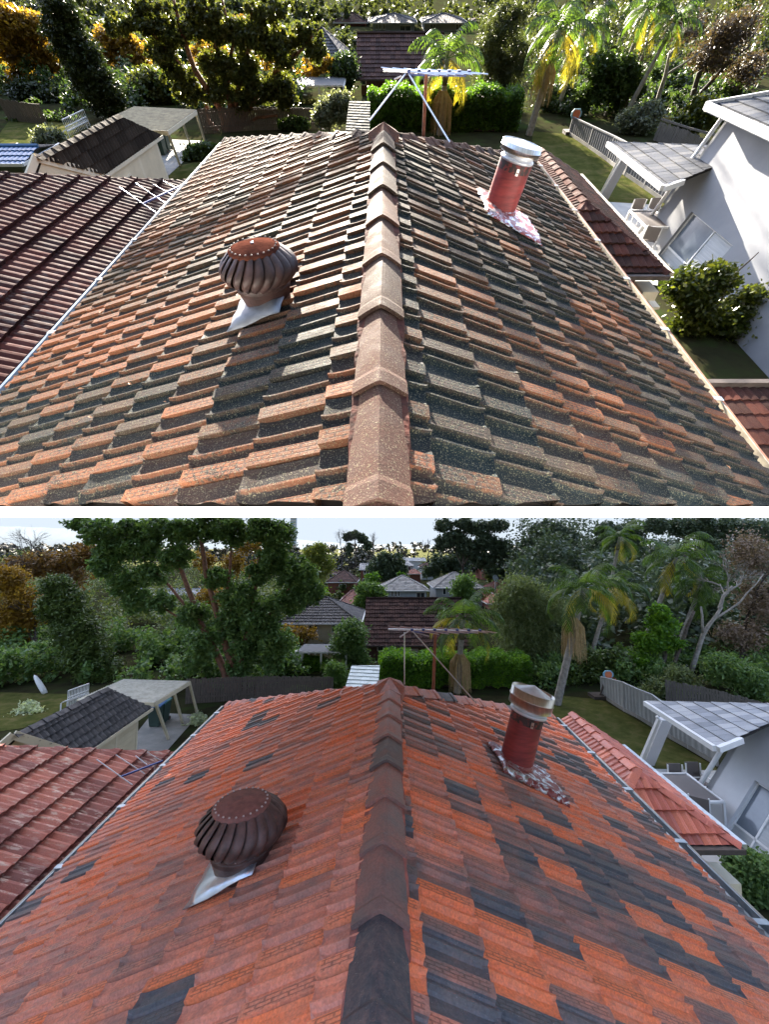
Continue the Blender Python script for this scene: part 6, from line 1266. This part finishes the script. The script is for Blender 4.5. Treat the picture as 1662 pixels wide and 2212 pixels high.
t = tree('bare_tree', 'bare pale forked tree at the right ' + S_, 1500, 27, [], None, 0, 0, [([(1490, 1460), (1520, 1370), (1560, 1310)], 5.5, 3), ([(1520, 1370), (1515, 1310)], 3, 2), ([(1540, 1340), (1600, 1300), (1650, 1240)], 2.5, 1)], BARKP, seed=155); twigs(t, 27, (1555, 1315), (1620, 1200), .5, 5, 4, BARKP, 17)
t = tree('bare_tree', 'dark twiggy tree at the right edge ' + S_, 1620, 30, [(1620, 1200, 40, 50), (1640, 1300, 40, 50), (1600, 1370, 50, 30)], G_BROWN, 8000, 5, [([(1600, 1450), (1610, 1380), (1640, 1280)], 6, 3)], BARKD, seed=156, percl=16); twigs(t, 30, (1608, 1390), (1640, 1180), .5, 5, 4, BARKD, 18)
tree('glossy_shrub', 'dark leafy shrub below the red extension at the right edge ' + S_, 1620, 11, [(1610, 1860, 36, 30), (1640, 1900, 50, 50), (1610, 1950, 36, 40), (1640, 1990, 50, 40)], G_BIG, 14000, 8, seed=157, cat='shrub')
# skyline trees
def gum(label, x, Y, blobs, n, paths, seed): return tree('eucalypt', label, x, Y, blobs, G_EUC, n, 5, paths, BARK, seed=seed, percl=26, clump=.22)
gum('tall eucalypt with airy crown against the sky, right of centre', 1000, 75, [(960, 1135, 20, 16), (1000, 1130, 24, 12), (985, 1160, 24, 18), (1030, 1140, 28, 16), (960, 1175, 22, 16), (1010, 1185, 28, 20), (1050, 1170, 24, 22), (1040, 1210, 26, 18), (1075, 1135, 24, 14), (1085, 1190, 24, 26)], 22000, [([(1004, 1300), (1002, 1200), (1000, 1120)], 3, 1.5), ([(1002, 1220), (1040, 1160), (1060, 1125)], 2, 1), ([(1002, 1230), (975, 1170), (960, 1130)], 2, 1)], 161)
gum('dense domed tree against the sky, between the eucalypt and the palms', 1190, 70, [(1190, 1150, 40, 26), (1160, 1180, 34, 24), (1215, 1165, 34, 26), (1180, 1215, 50, 30), (1220, 1205, 34, 26), (1135, 1215, 30, 24)], 22000, [([(1190, 1300), (1190, 1200)], 3, 2)], 162)
gum('dark rounded trees below the tall eucalypt, behind the far houses', 960, 95, [(955, 1215, 26, 20), (985, 1225, 24, 20), (930, 1235, 20, 14), (1000, 1205, 26, 16), (1080, 1225, 34, 26), (1120, 1240, 30, 20)], 14000, [], 163)
gum('dark domed tree rising at the sky, behind the far palm', 1330, 62, [(1320, 1150, 36, 22), (1310, 1185, 34, 26), (1360, 1160, 30, 30)], 10000, [([(1325, 1300), (1322, 1180)], 3, 2)], 164)
gum('airy trees against the sky at the top right corner', 1480, 58, [(1420, 1135, 30, 18), (1470, 1140, 30, 20), (1520, 1135, 34, 20), (1580, 1140, 34, 24), (1630, 1150, 34, 30), (1540, 1170, 30, 24)], 18000, [([(1470, 1300), (1480, 1180), (1500, 1120)], 3, 1), ([(1600, 1300), (1590, 1190), (1600, 1120)], 3, 1)], 165)
gum('mushroom topped tree on the skyline, left of centre', 770, 110, [(752, 1160, 10, 8), (765, 1155, 14, 8), (783, 1163, 12, 9), (795, 1178, 8, 10), (756, 1185, 6, 14)], 6000, [([(770, 1225), (768, 1180), (766, 1158)], 1.6, .8), ([(768, 1190), (785, 1165)], 1.2, .5)], 166)
gum('dark clump of trees between the brick house and the pale blue house', 840, 76, [(812, 1225, 16, 20), (830, 1215, 16, 22), (855, 1218, 18, 22), (838, 1240, 30, 16), (868, 1235, 14, 16)], 12000, [], 167)
for (x, y0, y1, s, lab) in ((738, 1215, 1152, 21, 'bare upright tree on the skyline left of the mushroom topped tree'), (806, 1205, 1155, 22, 'bare round tree on the skyline right of the mushroom topped tree'), (925, 1200, 1174, 23, 'small bare tree on the skyline right of centre'), (752, 1262, 1215, 24, 'bare pinkish tree in front of the faded brown roof')):
    t = tree('bare_tree', lab, x, 95, [], None, 0, 0, [([(x, y0 + 15), (x, y0)], 1.6, 1.2)], BARKD, seed=s); twigs(t, 95, (x, y0), (x, y1 - 8), .32, 5, 1.2, BARKD, s)
tree('bushy_tree', 'olive bush behind the big tree, left of the far brown roof ' + S_, 690, 52, [(680, 1200, 24, 20), (700, 1225, 22, 24), (665, 1230, 24, 26), (690, 1190, 20, 14)], G_BIGY, 9000, 4.5, seed=171)
tree('bushy_tree', 'green bushes between the orange brown roof and the pale blue house ' + S_, 790, 50, [(795, 1275, 24, 18), (812, 1280, 20, 16), (790, 1300, 24, 14)], G_MID, 7000, 4.5, seed=172)
tree('bushy_tree', 'dark round bush in front of the house behind the first palm ' + S_, 1000, 52, [(1000, 1265, 22, 24), (1005, 1290, 24, 18)], G_MID, 6000, 4.5, seed=173)
tree('bushy_tree', 'bright green round bush above the pale blue house ' + S_, 805, 72, [(808, 1248, 18, 12), (868, 1245, 14, 8), (690, 1290, 26, 20)], G_HEDGE, 4000, 4, seed=174)
tree('clipped_hedge', 'green clipped hedge at the far left ' + S_, 90, 26.5, [(60, 1508, 44, 14), (115, 1505, 44, 14), (30, 1515, 30, 14)], G_MID, 9000, 5, seed=175, cat='hedge')
tree('silver_shrub', 'grey green round shrub left of the black roofed garage ' + S_, 62, 22.5, [(60, 1545, 30, 24), (80, 1560, 24, 20), (40, 1560, 24, 20)], G_SILV, 7000, 5, seed=176, cat='shrub')
tree('garden_shrub', 'variegated shrub between the carport and the cleaned roof ' + S_, 400, 21, [(392, 1585, 22, 10), (410, 1572, 22, 12), (430, 1555, 18, 14)], G_SILV, 4000, 5, seed=177, cat='shrub')

# fallen leaves and mortar crumbs lying on the two main roofs
def litter(Rf, n, seed, cols, name, big):
    r = random.Random(seed); m = MB()
    for i in range(n):
        side = r.choice((-1, 1)); a, nn = surf(Rf, side); c = Rf['cL'] if side < 0 else Rf['cR']; f = r.uniform(.12, .95); y = r.uniform(1.7 if F is U else 1.4, Rf['apex'].y - .3)
        p = Vector((a.x + (c.x - a.x) * f, y, a.z + (c.z - a.z) * f)) + nn * (.075 if F is U else .055)
        if F is U and CUTN.dot(p) < .1: continue
        s = big * r.uniform(.5, 1.3); t1 = Vector((r.gauss(0, 1), r.gauss(0, 1), 0)).normalized() * s; t2 = nn.cross(t1).normalized() * s * .4
        m.add([p - t1, p + t2 + nn * s * .3, p + t1, p - t2 + nn * s * .2, p + nn * s * .05], [(0, 1, 4), (1, 2, 4), (2, 3, 4), (3, 0, 4)])
    o = m.build(name, cols, base=(0, 3, -2), recalc=False); o['kind'] = 'stuff'; return o
F = U; litter(RU, 70, 5, mat('dry_leaf', (.25, .12, .05), (.12, .06, .03), rough=.8), 'fallen_leaves', .022)
F = L; litter(RL, 60, 6, mat('mortar_crumb', (.55, .3, .2), (.3, .16, .11), rough=.9), 'debris', .011)
